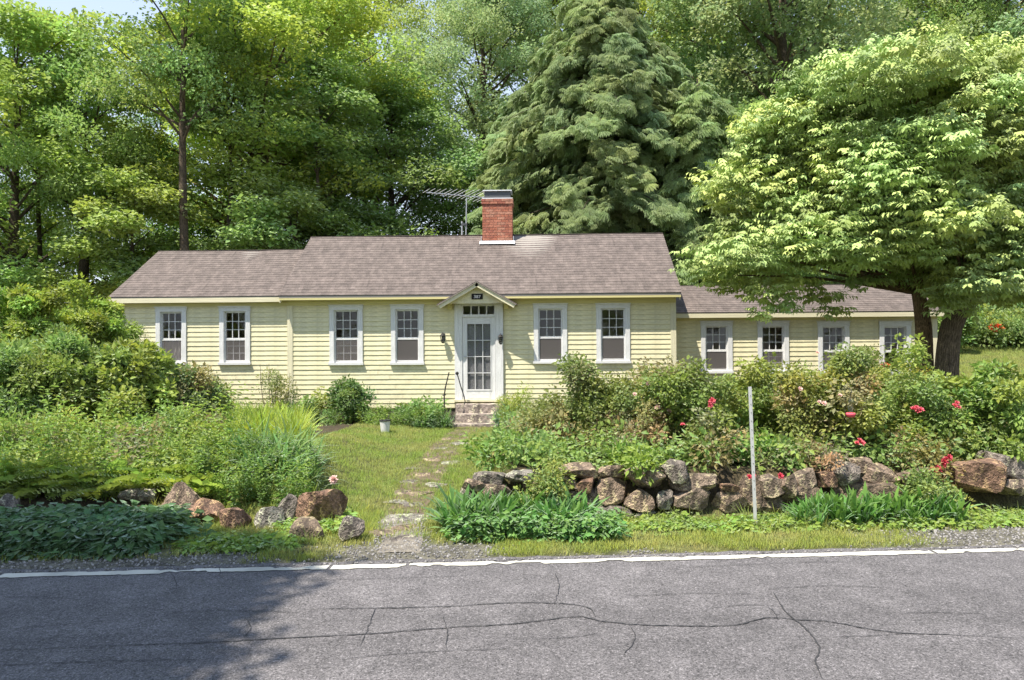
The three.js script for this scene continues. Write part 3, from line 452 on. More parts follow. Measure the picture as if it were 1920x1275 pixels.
// ---------------------------------------------------------------- leaves and sprays
const up = V(0, 1, 0), qa = new THREE.Quaternion(), qb = new THREE.Quaternion(), eul = new THREE.Euler();
class Leaves {                                            // collects leaf faces into one geometry
  constructor() { this.pos = []; this.idx = []; }
  // leaf from base along dir, width w, face normal near nrm, folded along its midrib
  leaf(base, dir, len, w, nrm, fold = 0.25, droop = 0) {
    const d = dir.clone().normalize(), s = V().crossVectors(d, nrm).normalize(), n = V().crossVectors(s, d).normalize(), k = this.pos.length / 3;
    const mid = base.clone().addScaledVector(d, len * 0.45), tip = base.clone().addScaledVector(d, len).addScaledVector(up, -droop * len);
    const a = mid.clone().addScaledVector(s, w / 2).addScaledVector(n, w * fold), b = mid.clone().addScaledVector(s, -w / 2).addScaledVector(n, w * fold);
    for (const p of [base, a, tip, b]) this.pos.push(p.x, p.y, p.z);
    this.idx.push(k, k + 1, k + 2, k, k + 2, k + 3);
  }
  // long arching blade
  blade(base, dir, len, w, bend, seg = 4) {
    let p = base.clone(), d = dir.clone().normalize(); const s = V().crossVectors(d, up).normalize(); if (s.lengthSq() < 0.1) s.set(1, 0, 0); const k = this.pos.length / 3;
    for (let i = 0; i <= seg; i++) { const t = i / seg, ww = w * (i === seg ? 0.05 : 0.6 + 0.8 * t * (1.25 - t)) / 2; this.pos.push(p.x + s.x * ww, p.y + s.y * ww, p.z + s.z * ww, p.x - s.x * ww, p.y - s.y * ww, p.z - s.z * ww); p = p.clone().addScaledVector(d, len / seg); d.y -= bend / seg; d.normalize(); }
    for (let i = 0; i < seg; i++) { const a = k + i * 2; this.idx.push(a, a + 2, a + 1, a + 1, a + 2, a + 3); }
  }
  build() { const g = new THREE.BufferGeometry(); g.setAttribute('position', new THREE.Float32BufferAttribute(this.pos, 3)); g.setIndex(this.idx); const n = g.toNonIndexed(); n.computeVertexNormals(); return n; }
}
const rdir = () => { const y = rr(-1, 1), a = rr(0, 2 * PI), r = Math.sqrt(1 - y * y); return V(r * Math.cos(a), y, r * Math.sin(a)); };
function flatSpray(n, R, len, wid, tilt = 0.5, thick = 0.12) {    // leaves lying about level, as maples hold them
  const L = new Leaves(); for (let i = 0; i < n; i++) { const a = rr(0, 2 * PI), r = R * Math.sqrt(rnd()), p = V(r * Math.cos(a), rr(-thick, thick) - 0.25 * r * r / R, r * Math.sin(a)), d = V(Math.cos(a + rr(-0.9, 0.9)), rr(-0.7, 0.15), Math.sin(a + rr(-0.9, 0.9))), nn = V(rr(-tilt, tilt), 1, rr(-tilt, tilt)); const s = rr(0.7, 1.2); L.leaf(p, d, len * s, wid * s, nn, 0.12); } return L.build();
}
function ballSpray(n, R, len, wid) { const L = new Leaves(); for (let i = 0; i < n; i++) { const d = rdir(), p = d.clone().multiplyScalar(R * Math.cbrt(rnd()) * 0.9); p.y *= 0.8; const s = rr(0.7, 1.25); L.leaf(p, d.clone().add(V(rr(-0.8, 0.8), rr(-0.9, 0.4), rr(-0.8, 0.8))), len * s, wid * s, V(rr(-0.7, 0.7), 1, rr(-0.7, 0.7)), 0.18); } return L.build(); }
function droopSpray(n, R, len, wid) {                      // dogwood: opposite leaves hanging from level twigs
  const L = new Leaves(); for (let t = 0; t < n; t++) { const a = rr(0, 2 * PI), o = V(rr(-0.1, 0.1), rr(-0.06, 0.08), rr(-0.1, 0.1)), dx = V(Math.cos(a), rr(-0.12, 0.12), Math.sin(a)); for (let k = 1; k <= 4; k++) for (const s of [-1, 1]) { const p = o.clone().addScaledVector(dx, R * k / 4), q = V(-dx.z * s, 0, dx.x * s), d = q.multiplyScalar(0.55).addScaledVector(dx, 0.55).add(V(0, -rr(0.15, 1.1), 0)); const z = rr(0.75, 1.15); L.leaf(p, d, len * z, wid * z, V(dx.x * 0.6, 1, dx.z * 0.6), 0.16, 0.05); } } return L.build();
}
function hemlockSpray() { const L = new Leaves(); for (const s0 of [-0.75, -0.3, 0.3, 0.75, 0]) { let p = V(0, 0, 0), d = V(Math.sin(s0), 0.05, Math.cos(s0)); const len = 0.5 * (1 - 0.25 * Math.abs(s0)); for (let k = 0; k < 8; k++) { p = p.clone().addScaledVector(d, len / 8); d.y -= 0.11; d.normalize(); for (const s of [-1, 1]) { const q = V(-d.z * s, -0.35, d.x * s).addScaledVector(d, 0.75); L.leaf(p, q, rr(0.1, 0.15), 0.04, V(rr(-0.3, 0.3), 1, rr(-0.3, 0.3)), 0.1, 0.2); } } } return L.build(); }
function fernPlant(n, len, w) { const L = new Leaves(); for (let f = 0; f < n; f++) { const a = f / n * 2 * PI + rr(-0.3, 0.3); let d = V(Math.cos(a) * 0.6, 1, Math.sin(a) * 0.6).normalize(), p = V(0, 0, 0); const l = len * rr(0.75, 1.15), K = 12; for (let k = 0; k < K; k++) { p = p.clone().addScaledVector(d, l / K); d.addScaledVector(V(Math.cos(a), -0.6, Math.sin(a)), 0.13).normalize(); const s = V(-Math.sin(a), 0, Math.cos(a)), pl = w * Math.sin((k + 1.5) / (K + 1.5) * PI) * 0.9; for (const q of [-1, 1]) L.leaf(p, s.clone().multiplyScalar(q).addScaledVector(d, 0.45).add(V(0, rr(-0.15, 0.1), 0)), pl, l / K * 1.15, V(-d.x, Math.abs(d.y) + 0.8, -d.z), 0.1); } } return L.build(); }
function strapPlant(n, len, w, bend = 1.7) { const L = new Leaves(); for (let i = 0; i < n; i++) { const a = rr(0, 2 * PI), t = rr(0.15, 0.75); L.blade(V(rr(-0.06, 0.06), 0, rr(-0.06, 0.06)), V(Math.cos(a) * t, 1, Math.sin(a) * t), len * rr(0.6, 1.1), w * rr(0.7, 1.2), bend * rr(0.5, 1.2), 5); } return L.build(); }
function grassTuft(n, len, w) { const L = new Leaves(); for (let i = 0; i < n; i++) { const a = rr(0, 2 * PI), t = rr(0.1, 0.9), p = V(rr(-0.05, 0.05), 0, rr(-0.05, 0.05)); L.blade(p, V(Math.cos(a) * t, 1, Math.sin(a) * t), len * rr(0.5, 1.1), w, rr(0.2, 1.2), 2); } return L.build(); }
function stemPlantGeo(n, h, len, wid) { const L = new Leaves(); for (let s = 0; s < n; s++) { const a = rr(0, 2 * PI), lean = V(Math.cos(a) * rr(0, 0.25), 1, Math.sin(a) * rr(0, 0.25)), hh = h * rr(0.65, 1.05), K = Math.round(hh / (len * 0.4)); L.blade(V(0, 0, 0), lean, hh * 0.98, 0.008, 0.05, 2); for (let k = 2; k < K; k++) { const p = lean.clone().normalize().multiplyScalar(hh * k / K), b = k * 2.4 + rr(-0.4, 0.4); L.leaf(p, V(Math.cos(b), rr(0.05, 0.6), Math.sin(b)), len * rr(0.7, 1.1) * (1.15 - 0.5 * k / K), wid * rr(0.8, 1.1), V(0, 1, 0), 0.15, 0.25); } } return L.build(); }
reseed(101);
const G = {
  maple: [0, 1, 2].map(() => flatSpray(24, 0.42, 0.15, 0.12, 1.0, 0.17)), fine: [0, 1, 2].map(() => ballSpray(30, 0.36, 0.12, 0.075)), broad: [0, 1].map(() => ballSpray(24, 0.4, 0.16, 0.11)),
  dogwood: [0, 1].map(() => droopSpray(5, 0.25, 0.105, 0.05)), hemlock: [hemlockSpray(), hemlockSpray()],
  shrub: [0, 1, 2].map(() => ballSpray(30, 0.17, 0.06, 0.035)), rose: [0, 1].map(() => ballSpray(30, 0.2, 0.065, 0.042)), bigLeaf: [0, 1].map(() => ballSpray(22, 0.18, 0.1, 0.055)), narrow: [0, 1].map(() => ballSpray(34, 0.2, 0.11, 0.022)),
  fern: [fernPlant(9, 0.55, 0.13), fernPlant(8, 0.5, 0.12)], strap: [strapPlant(22, 0.5, 0.022), strapPlant(20, 0.46, 0.024)], shortStrap: [strapPlant(18, 0.36, 0.032, 1.1), strapPlant(18, 0.34, 0.034, 1)], hay: [fernPlant(7, 0.42, 0.08), strapPlant(26, 0.5, 0.012, 1.2)],
  cover: [0, 1].map(() => flatSpray(26, 0.14, 0.085, 0.055, 0.8, 0.05)), stems: [stemPlantGeo(6, 0.7, 0.1, 0.035), stemPlantGeo(5, 0.8, 0.12, 0.04)], tall: [stemPlantGeo(4, 1.1, 0.12, 0.03)],
  grass: [grassTuft(11, 0.075, 0.0045), grassTuft(11, 0.06, 0.005)], weed: [grassTuft(14, 0.22, 0.007), grassTuft(16, 0.3, 0.008)], needle: [ballSpray(20, 0.5, 0.34, 0.1)],
};
const LF = 1.32;                                       // leaf colours are given as reflectance; sprays also pass light
const tmpM = new THREE.Matrix4(), tmpS = V(), tmpC = new THREE.Color();
// pts: {p: Vector3, yaw, tilt, roll, s, c:[r,g,b]}
function foliage(name, geo, mat, pts, parent) {
  const m = new THREE.InstancedMesh(geo, mat, pts.length); m.name = parent === scene ? numbered(name) : name; m.castShadow = m.receiveShadow = true; m.userData.kind = 'stuff'; const f = name === 'crown' || name === 'distant_wood' ? LF : 1.0;
  pts.forEach((t, i) => { eul.set(t.tilt || 0, t.yaw || 0, t.roll || 0, 'YXZ'); qa.setFromEuler(eul); tmpM.compose(t.p, qa, tmpS.setScalar(t.s)); m.setMatrixAt(i, tmpM); m.setColorAt(i, tmpC.setRGB(Math.min(0.75, t.c[0] * f), Math.min(0.75, t.c[1] * f), t.c[2] * f)); });
  parent.add(m); return m;
}
const vary = (c, a = 0.18, hue = 0.12) => { const k = 1 + rr(-a, a), h = rr(-hue, hue); return [c[0] * k * (1 + h), c[1] * k, c[2] * k * (1 - h)]; };

// ---------------------------------------------------------------- trees
// o: label, x, z, h (height), base (height of the lowest boughs), r (crown radius), lobes, per (sprays a lobe), geo, col, trunk, bark, lean, profile, flat (tiers), seed
function tree(name, o) {
  reseed(o.seed); const y0 = H(o.x, o.z) - 0.05, t = thing(name, o.label, 'tree', [o.x, y0, o.z], 0, o.group), lean = o.lean || [0, 0], top = o.h * 0.88;
  const tp = []; for (let k = 0; k <= 5; k++) { const f = k / 5; tp.push(V(lean[0] * f * f + (k && k < 5 ? rr(-0.12, 0.12) : 0), top * f, lean[1] * f * f + (k ? rr(-0.12, 0.12) : 0))); }
  const R = o.trunk || 0.2; mesh('trunk', tube(tp, [R * 1.35, R, R * 0.85, R * 0.65, R * 0.4, R * 0.12], 9), o.bark || M.barkDark, t);
  const tc = new THREE.CatmullRomCurve3(tp), limbs = [], pts = [], prof = o.profile || ((u) => Math.pow(Math.sin(PI * clamp(0.12 + u * 0.86, 0, 1)), 0.7));
  for (let i = 0; i < o.lobes; i++) {
    const u = (i + rnd()) / o.lobes, a = i * 2.39996 + rr(-0.5, 0.5), rad = o.r * prof(u) * Math.sqrt(rr(0.08, 1)), yc = lerp(o.base, o.h, u), f = clamp(yc / top, 0, 1), ax = lean[0] * f * f, az = lean[1] * f * f;
    const c = V(ax + Math.cos(a) * rad, yc + rr(-0.4, 0.4), az + Math.sin(a) * rad); if (o.keep && !o.keep(c)) continue;
    const s = tc.getPoint(clamp((yc - 0.55 * rad - 0.3) / top, 0.12, 0.98)); if (rad > 0.4 && i % (o.limbEvery || 1) === 0) limbs.push(tube([s, s.clone().lerp(c, 0.55).add(V(rr(-0.2, 0.2), rr(0, 0.35), rr(-0.2, 0.2))), c.clone().add(V(0, 0.1, 0))], [R * 0.34 * (1 - 0.6 * u), R * 0.2 * (1 - 0.5 * u), 0.012], 5));
    const lr = (o.lobe || o.r * 0.34) * rr(0.75, 1.25), lc = vary(o.col, 0.12, 0.12), fl = o.flat || 0.5, n = Math.round(o.per * 0.64 * rr(0.5, 1.4));
    for (let k = 0; k < n; k++) { const d = rdir(), q = Math.cbrt(rr(0.12, 1)); pts.push({ p: V(c.x + d.x * lr * q, c.y + d.y * lr * fl * q - 0.12 * lr * (d.x * d.x + d.z * d.z) * q, c.z + d.z * lr * q), yaw: rr(0, 2 * PI), tilt: rr(-0.35, 0.35), roll: rr(-0.35, 0.35), s: rr(0.75, 1.25) * (o.leaf || 1), c: vary(lc, 0.16, 0.08) }); }
  }
  if (limbs.length) mesh('limbs', merge(limbs), o.bark || M.barkDark, t).userData.kind = 'stuff';
  const A = pts.filter((_, i) => i % 2), B = pts.filter((_, i) => !(i % 2)), gs = o.geo; foliage('crown', gs[0], M.leaf, A, t); foliage('crown', gs[1 % gs.length], M.leaf, B, t); return t;
}
const px = (x, y, z) => onZ(x, y, z).x;
const C = { bright: [0.34, 0.42, 0.07], mid: [0.25, 0.35, 0.08], dark: [0.22, 0.32, 0.085], grey: [0.29, 0.37, 0.16], ash: [0.33, 0.4, 0.16], olive: [0.36, 0.43, 0.085] };
const back = 'trees of the wood behind the house';
[
  { label: 'tall yellow-green tree at the edge of the wood, its boughs reaching down to the shrubs', x: px(30, 500, -24), z: -24, h: 12.6, base: 3.4, r: 3.4, lobes: 34, per: 75, geo: G.maple, col: [0.28, 0.38, 0.075], trunk: 0.2, seed: 201 },
  { label: 'slender dark-trunked tree standing clear behind the utility cable', x: px(160, 500, -24.6), z: -24.6, h: 11.5, base: 6.2, r: 2.6, lobes: 24, per: 60, geo: G.fine, col: C.mid, trunk: 0.2, bark: M.barkDark, seed: 202 },
  { label: 'straight tall pale-barked tree rising behind the roof of the shrub-side wing', x: px(343, 460, -23.4), z: -23.4, h: 17, base: 9.2, r: 3.2, lobes: 30, per: 50, geo: G.fine, col: C.dark, trunk: 0.15, bark: M.bark, seed: 203 },
  { label: 'broad maple with bright yellow-green boughs in level tiers', x: px(487, 400, -28), z: -28, h: 17.5, base: 6.6, r: 5.6, lobes: 80, per: 75, geo: G.maple, col: C.bright, trunk: 0.34, bark: M.barkBrown, flat: 0.34, lobe: 1.55, seed: 204 },
  { label: 'leaning thin tree whose trunk shows at the step between the two roofs', x: px(585, 440, -25.5), z: -25.5, h: 7.5, base: 3.9, r: 2.4, lobes: 24, per: 50, geo: G.maple, col: C.mid, trunk: 0.13, lean: [-0.9, 0], flat: 0.36, seed: 205 },
  { label: 'dark green maple with low spreading tiers behind the aerial', x: px(735, 400, -30), z: -30, h: 12.5, base: 4.0, r: 4.0, lobes: 54, per: 64, geo: G.maple, col: C.dark, trunk: 0.24, flat: 0.36, lobe: 1.4, seed: 206 },
  { label: 'tall yellowish tree showing above the darker maple near the gap of sky', x: px(700, 200, -36), z: -36, h: 20.5, base: 10, r: 4.2, lobes: 44, per: 60, geo: G.fine, col: [0.29, 0.33, 0.06], trunk: 0.26, seed: 207 },
  { label: 'tall grey-green tree straight behind the chimney', x: px(905, 200, -34), z: -34, h: 20, base: 5.5, r: 4.6, lobes: 70, per: 70, geo: G.fine, col: C.grey, trunk: 0.28, seed: 208 },
  { label: 'tall pale green tree between the chimney tree and the hemlock', x: px(1010, 150, -38), z: -38, h: 23, base: 9, r: 4.6, lobes: 56, per: 64, geo: G.broad, col: C.ash, trunk: 0.3, seed: 209 },
  { label: 'very tall light green tree topping out above the hemlock', x: px(1200, 100, -39), z: -39, h: 25, base: 9, r: 5.4, lobes: 70, per: 66, geo: G.broad, col: C.olive, trunk: 0.3, seed: 210 },
  { label: 'tall ash with a bare dark trunk showing high above the spreading garden tree', x: px(1466, 100, -29), z: -29, h: 21, base: 9.5, r: 4.2, lobes: 50, per: 60, geo: G.broad, col: C.grey, trunk: 0.28, bark: M.bark, seed: 211 },
  { label: 'dense grey-green tree filling the wood between the hemlock and the bare-trunked ash', x: px(1370, 200, -33), z: -33, h: 19, base: 4, r: 4.4, lobes: 70, per: 66, geo: G.broad, col: [0.25, 0.33, 0.12], trunk: 0.28, seed: 212 },
  { label: 'dark green tree behind the top of the spreading garden tree', x: px(1620, 100, -35), z: -35, h: 19, base: 4.5, r: 5, lobes: 70, per: 64, geo: G.fine, col: C.mid, trunk: 0.26, seed: 213 },
  { label: 'tall grey twin-stemmed tree high above the slope of mown grass', x: px(1880, 60, -32), z: -32, h: 20, base: 10, r: 4, lobes: 44, per: 56, geo: G.broad, col: C.grey, trunk: 0.3, bark: M.bark, seed: 214 },
  { label: 'deep green tree of the wood above the flower bed on the slope', x: px(1790, 300, -34), z: -34, h: 15, base: 2.5, r: 4.6, lobes: 64, per: 62, geo: G.fine, col: C.dark, trunk: 0.24, seed: 215 },
  { label: 'low dark tree in the wood between the slender trunks beside the cable', x: px(240, 450, -33), z: -33, h: 11, base: 2, r: 4.2, lobes: 56, per: 60, geo: G.fine, col: C.dark, trunk: 0.2, seed: 216 },
  { label: 'dark understory tree behind the tall straight trunk and the shrub-side wing', x: px(400, 450, -35), z: -35, h: 8.6, base: 1.5, r: 4, lobes: 50, per: 60, geo: G.maple, col: C.dark, trunk: 0.18, seed: 217 },
  { label: 'bluish-green tall tree at the gap of sky beyond the slender trunks', x: px(300, 100, -38), z: -38, h: 17, base: 9.5, r: 2.2, lobes: 34, per: 50, geo: G.fine, col: [0.24, 0.34, 0.14], trunk: 0.24, seed: 218 },
  { label: 'yellow-green sapling with soft tiers beside the straight tall trunk', x: px(255, 350, -24), z: -24, h: 8, base: 3.0, r: 1.9, lobes: 22, per: 56, geo: G.maple, col: [0.28, 0.36, 0.07], trunk: 0.09, flat: 0.34, seed: 219 },
  { label: 'small understory maple tucked behind the ridge below the broad maple', x: px(660, 420, -27), z: -27, h: 6.8, base: 2.8, r: 2.8, lobes: 34, per: 56, geo: G.maple, col: [0.17, 0.27, 0.045], trunk: 0.1, flat: 0.34, seed: 220 },
  { label: 'far tall tree closing the wood behind the yellow-green edge tree', x: px(-60, 200, -31), z: -31, h: 13, base: 4, r: 4, lobes: 56, per: 60, geo: G.fine, col: C.mid, trunk: 0.24, seed: 221 },
  { label: 'deep green broadleaf tree behind the low roof of the recessed wing', x: px(1440, 400, -26.5), z: -26.5, h: 8.5, base: 1.5, r: 3.2, lobes: 46, per: 60, geo: G.fine, col: C.dark, trunk: 0.16, seed: 222 },
  { label: 'pale tree in the wood behind the grey twin-stemmed tree', x: px(1985, 200, -36), z: -36, h: 18, base: 3, r: 4.6, lobes: 60, per: 60, geo: G.fine, col: C.mid, trunk: 0.24, seed: 223 },
  { label: 'crooked dark maple filling the space between the broad maple and the straight trunk', x: px(560, 150, -35), z: -35, h: 19.5, base: 9.5, r: 4.6, lobes: 50, per: 60, geo: G.maple, col: C.mid, trunk: 0.26, seed: 224 },
  { label: 'green tree of the wood along the run of the utility cable', x: px(-190, 400, -26), z: -26, h: 13, base: 2.6, r: 3.8, lobes: 34, per: 60, geo: G.maple, col: C.mid, trunk: 0.2, seed: 227 },
  { label: 'tall green tree of the wood where the utility cable leaves the house far behind', x: px(-380, 400, -30), z: -30, h: 15, base: 3, r: 4.4, lobes: 40, per: 60, geo: G.fine, col: C.mid, trunk: 0.24, seed: 228 },
  { label: 'slim pole-like tree with a small high crown beside the broad maple', x: px(425, 400, -25), z: -25, h: 13.5, base: 9, r: 1.8, lobes: 16, per: 44, geo: G.fine, col: C.mid, trunk: 0.1, bark: M.barkDark, seed: 229 },
  { label: 'slim pole-like tree with a small high crown beside the utility cable', x: px(70, 400, -25.5), z: -25.5, h: 13, base: 8.5, r: 1.8, lobes: 14, per: 44, geo: G.fine, col: C.mid, trunk: 0.1, bark: M.barkDark, seed: 230 },
  { label: 'slim pole-like tree standing between the broad maple and the aerial', x: px(600, 400, -26), z: -26, h: 12, base: 8.5, r: 2, lobes: 16, per: 44, geo: G.maple, col: C.mid, trunk: 0.11, bark: M.bark, seed: 231 },
].forEach((o) => tree('broadleaf_tree', { ...o, group: back }));

// conifers: whorled boughs that droop, hung with flat sprays
function conifer(o) {
  reseed(o.seed); const t = thing('hemlock_tree', o.label, 'tree', [o.x, H(o.x, o.z) - 0.05, o.z], 0, 'hemlocks behind the house'), R = o.trunk;
  mesh('trunk', tube([V(0, 0, 0), V(0.05, o.h * 0.5, 0), V(0, o.h, 0)], [R * 1.2, R * 0.6, 0.02], 9), M.barkDark, t);
  const pts = [], limbs = [];
  for (let i = 0; i < o.boughs; i++) {
    const u = (i + rnd()) / o.boughs, y = lerp(o.base, o.h * 0.985, u), a = i * 2.39996 + rr(-0.4, 0.4), len = Math.max(0.35, o.r * Math.pow(1 - u, 0.52) * rr(0.3, 1.2)), dir = V(Math.cos(a), 0, Math.sin(a)), bc = vary(o.col, 0.14, 0.08), p = [];
    for (let k = 0; k <= 4; k++) { const f = k / 4; p.push(V(dir.x * len * f, y + len * (0.16 * f - 0.42 * f * f), dir.z * len * f)); }
    limbs.push(tube(p, [0.05 * (1 - u) + 0.012, 0.008], 5));
    const n = Math.round(o.per * len); for (let k = 0; k < n; k++) { const f = Math.sqrt(rr(0.03, 1)), side = rr(-1, 1) * (0.2 + 0.42 * len * (1 - f * 0.75) * 0.6), q = V(dir.x * len * f - dir.z * side, y + len * (0.16 * f - 0.42 * f * f) - 0.16 * Math.abs(side) + rr(-0.25, 0.15), dir.z * len * f + dir.x * side); pts.push({ p: q, yaw: -a + PI / 2 + side * 0.8 + rr(-0.5, 0.5), tilt: rr(-0.1, 1.0), roll: rr(-0.6, 0.6), s: rr(0.6, 1.25) * (o.leaf || 1), c: vary(bc, 0.16, 0.06) }); }
  }
  mesh('boughs', merge(limbs), M.barkDark, t).userData.kind = 'stuff';
  foliage('crown', G.hemlock[0], M.leaf, pts.filter((_, i) => i % 2), t); foliage('crown', G.hemlock[1], M.leaf, pts.filter((_, i) => !(i % 2)), t);
}
conifer({ label: 'large drooping hemlock rising behind the main roof beside the chimney', x: px(1130, 400, -26.5), z: -26.5, h: 15.2, base: 1.5, r: 5.6, boughs: 400, per: 30, trunk: 0.28, col: [0.235, 0.3, 0.115], leaf: 0.62, seed: 301 });
conifer({ label: 'smaller dark hemlock with low boughs over the junction of the two roofs', x: px(1310, 450, -25), z: -25, h: 10.5, base: 1.2, r: 3.6, boughs: 170, per: 28, trunk: 0.18, col: [0.23, 0.31, 0.11], leaf: 0.7, seed: 302 });
conifer({ label: 'narrow grey hemlock standing between the chimney and the large hemlock', x: px(985, 420, -28), z: -28, h: 11.5, base: 2, r: 3.4, boughs: 170, per: 26, trunk: 0.2, col: [0.24, 0.32, 0.13], leaf: 0.75, seed: 303 });

// shade tree across the road, out of view beside the camera: its shadow lies on the road
tree('roadside_tree', { label: 'roadside tree standing opposite the house, shading the road', x: -10.7, z: 3.3, h: 13.0, base: 8.2, r: 3.2, lobes: 72, per: 120, geo: G.maple, col: C.mid, trunk: 0.24, lean: [1.5, -4.9], seed: 401, lobe: 1.2 });

// the spreading dogwood in front of the recessed wing
{
  reseed(501); const bx = px(1765, 700, -13.8), bz = -13.8, by = H(bx, bz) - 0.1, t = thing('dogwood_tree', 'spreading pale-leaved garden tree with two rough brown trunks', 'tree', [bx, by, bz]);
  const at = (x, y, z) => onZ(x, y, z).sub(V(bx, by, bz));
  const T1 = [at(1742, 760, -13.95), at(1733, 690, -13.95), at(1732, 620, -14.0), at(1722, 550, -14.1), at(1700, 470, -14.2), at(1680, 360, -14.3), at(1640, 200, -14.3)];
  const T2 = [at(1772, 765, -13.6), at(1775, 690, -13.6), at(1785, 610, -13.6), at(1810, 570, -13.6), at(1850, 540, -13.5), at(1900, 500, -13.4), at(1960, 430, -13.4)];
  mesh('trunk', tube(T1, [0.21, 0.165, 0.145, 0.12, 0.09, 0.06, 0.02], 12), M.barkBrown, t); mesh('trunk', tube(T2, [0.26, 0.2, 0.18, 0.16, 0.12, 0.08, 0.03], 12), M.bark, t);
  mesh('trunk', tube([T2[2], at(1790, 500, -13.7), at(1795, 380, -13.8), at(1800, 220, -13.9)], [0.13, 0.1, 0.07, 0.02], 9), M.barkBrown, t);
  const starts = [T1[3], T1[4], T2[3], at(1795, 420, -13.75), T1[5]], limbs = [], pts = [];
  // crown lobes traced from the outline: [px, py, depth offset, radius m]
  const lobes = [];
  // rows: y, x range of the crown there
  const rows = [[100, 1630, 1740], [118, 1840, 1930], [150, 1560, 1745], [150, 1815, 2000], [195, 1505, 2040], [240, 1485, 2050], [285, 1440, 2080], [330, 1425, 2080], [375, 1415, 2100], [415, 1390, 2100], [450, 1370, 2080], [490, 1345, 1400], [490, 1700, 2060], [525, 1770, 2000]];
  rows.forEach(([y, a, b], ri) => { const n = Math.round((b - a) / 58); for (let i = 0; i <= n; i++) for (const dz of [1.75, 0.5, -1.1]) { const x = lerp(a, b, i / Math.max(1, n)); if (rnd() < (ri > 10 ? 0.4 : 0.32) || (dz > 0 && fbm(x * 0.012, y * 0.02, dz) > 0.22)) continue; const e = Math.min(1, 2.2 * Math.min(i + 0.6, n - i + 0.6) / (n + 1)); lobes.push([x + rr(-38, 38), y + rr(-28, 24) + Math.abs(dz) * 5, dz * e + rr(-0.4, 0.4), rr(0.26, 0.66)]); } });
  lobes.push([1375, 535, 0.4, 0.24], [1440, 545, 0.6, 0.3], [1470, 570, 0.6, 0.22], [1420, 585, 0.7, 0.18], [1545, 550, 0.2, 0.26], [1560, 585, 0.4, 0.2], [1350, 515, 0.4, 0.22], [1500, 530, 0.5, 0.3], [1620, 520, 0.3, 0.26], [1790, 570, 0.8, 0.3], [1770, 545, 0.9, 0.35]);
  for (const [x, y, dz, r] of lobes) {
    const c = at(x, y, bz + dz); let best = starts[0]; for (const s of starts) if (s.distanceTo(c) + Math.max(0, s.y - c.y + 0.4) * 2 < best.distanceTo(c) + Math.max(0, best.y - c.y + 0.4) * 2) best = s;
    if (rnd() < 0.6 && c.y > best.y + 0.15) limbs.push(tube([best, best.clone().lerp(c, 0.5).add(V(0, 0.1, 0)), c], [0.045, 0.025, 0.008], 5));
    const lc = vary([0.31, 0.39, 0.125], 0.16, 0.08), n = Math.round(34 * r * r / 0.25);
    for (let k = 0; k < n; k++) { const d = rdir(), q = Math.cbrt(rr(0.1, 1)); pts.push({ p: V(c.x + d.x * r * 1.25 * q, c.y + d.y * r * 0.6 * q - 0.14 * (d.x * d.x + d.z * d.z) * r, c.z + d.z * r * 1.25 * q), yaw: rr(0, 2 * PI), tilt: rr(-0.2, 0.2), roll: rr(-0.2, 0.2), s: rr(0.8, 1.15), c: vary(lc, 0.12, 0.06) }); }
  }
  mesh('limbs', merge(limbs), M.barkBrown, t).userData.kind = 'stuff'; foliage('crown', G.dogwood[0], M.leaf, pts.filter((_, i) => i % 2), t); foliage('crown', G.dogwood[1], M.leafGloss, pts.filter((_, i) => !(i % 2)), t);
}
// far wood: one mass of foliage beyond the trees that can be told apart
{
  reseed(601); const pts = []; for (let i = 0; i < 16000; i++) { const z = rr(-66, -46), x = rr(-62, 62), hMax = lerp(6.5, 22, sm(-8, 10, x)) * (0.75 + 0.5 * fbm(x * 0.12, z * 0.12, 3)), f = Math.pow(rnd(), 0.8); pts.push({ p: V(x, H(x, z) + 0.3 + hMax * f, z), yaw: rr(0, 6.28), tilt: rr(-0.4, 0.4), roll: rr(-0.4, 0.4), s: rr(1.6, 3), c: vary(C.mid, 0.25, 0.1) }); }
  const m = foliage('distant_wood', G.broad[0], M.leaf, pts, scene); m.userData.label = 'mass of distant woodland beyond the trees behind the house'; m.userData.category = 'woodland';
  const us = []; for (let i = 0; i < 9000; i++) { const x = rr(-26, 26), z = rr(-40, -24.2); if (x > 7.6 && x < 13.5 && z > -27) continue; const hh = 0.4 + 1.6 * Math.max(0, 0.5 + fbm(x * 0.35, z * 0.35, 8) * 1.3); us.push({ p: V(x, H(x, z) + hh * Math.sqrt(rnd()), z), yaw: rr(0, 6.28), tilt: rr(-0.4, 0.4), roll: rr(-0.4, 0.4), s: rr(0.7, 1.3), c: vary(C.dark, 0.25, 0.12) }); }
  const n = foliage('undergrowth', G.fine[1], M.leaf, us, scene); n.userData.label = 'undergrowth on the floor of the wood behind the house'; n.userData.category = 'undergrowth';
}

// trees across the road, behind the camera: what the window panes mirror
[[-16, 15, 11, 4], [-4, 18, 13, 4.6], [7, 16, 12, 4.4], [18, 19, 13, 4.8]].forEach(([x, z, h, r], i) => tree('roadside_tree', { label: ['round roadside tree opposite the wing among the bushes', 'tall roadside tree opposite the front door', 'roadside tree opposite the stone wall', 'roadside tree opposite the spreading garden tree'][i], x, z, h, base: 1.6, r, lobes: 40, per: 30, leaf: 1.7, geo: G.fine, col: C.mid, trunk: 0.25, seed: 450 + i }));

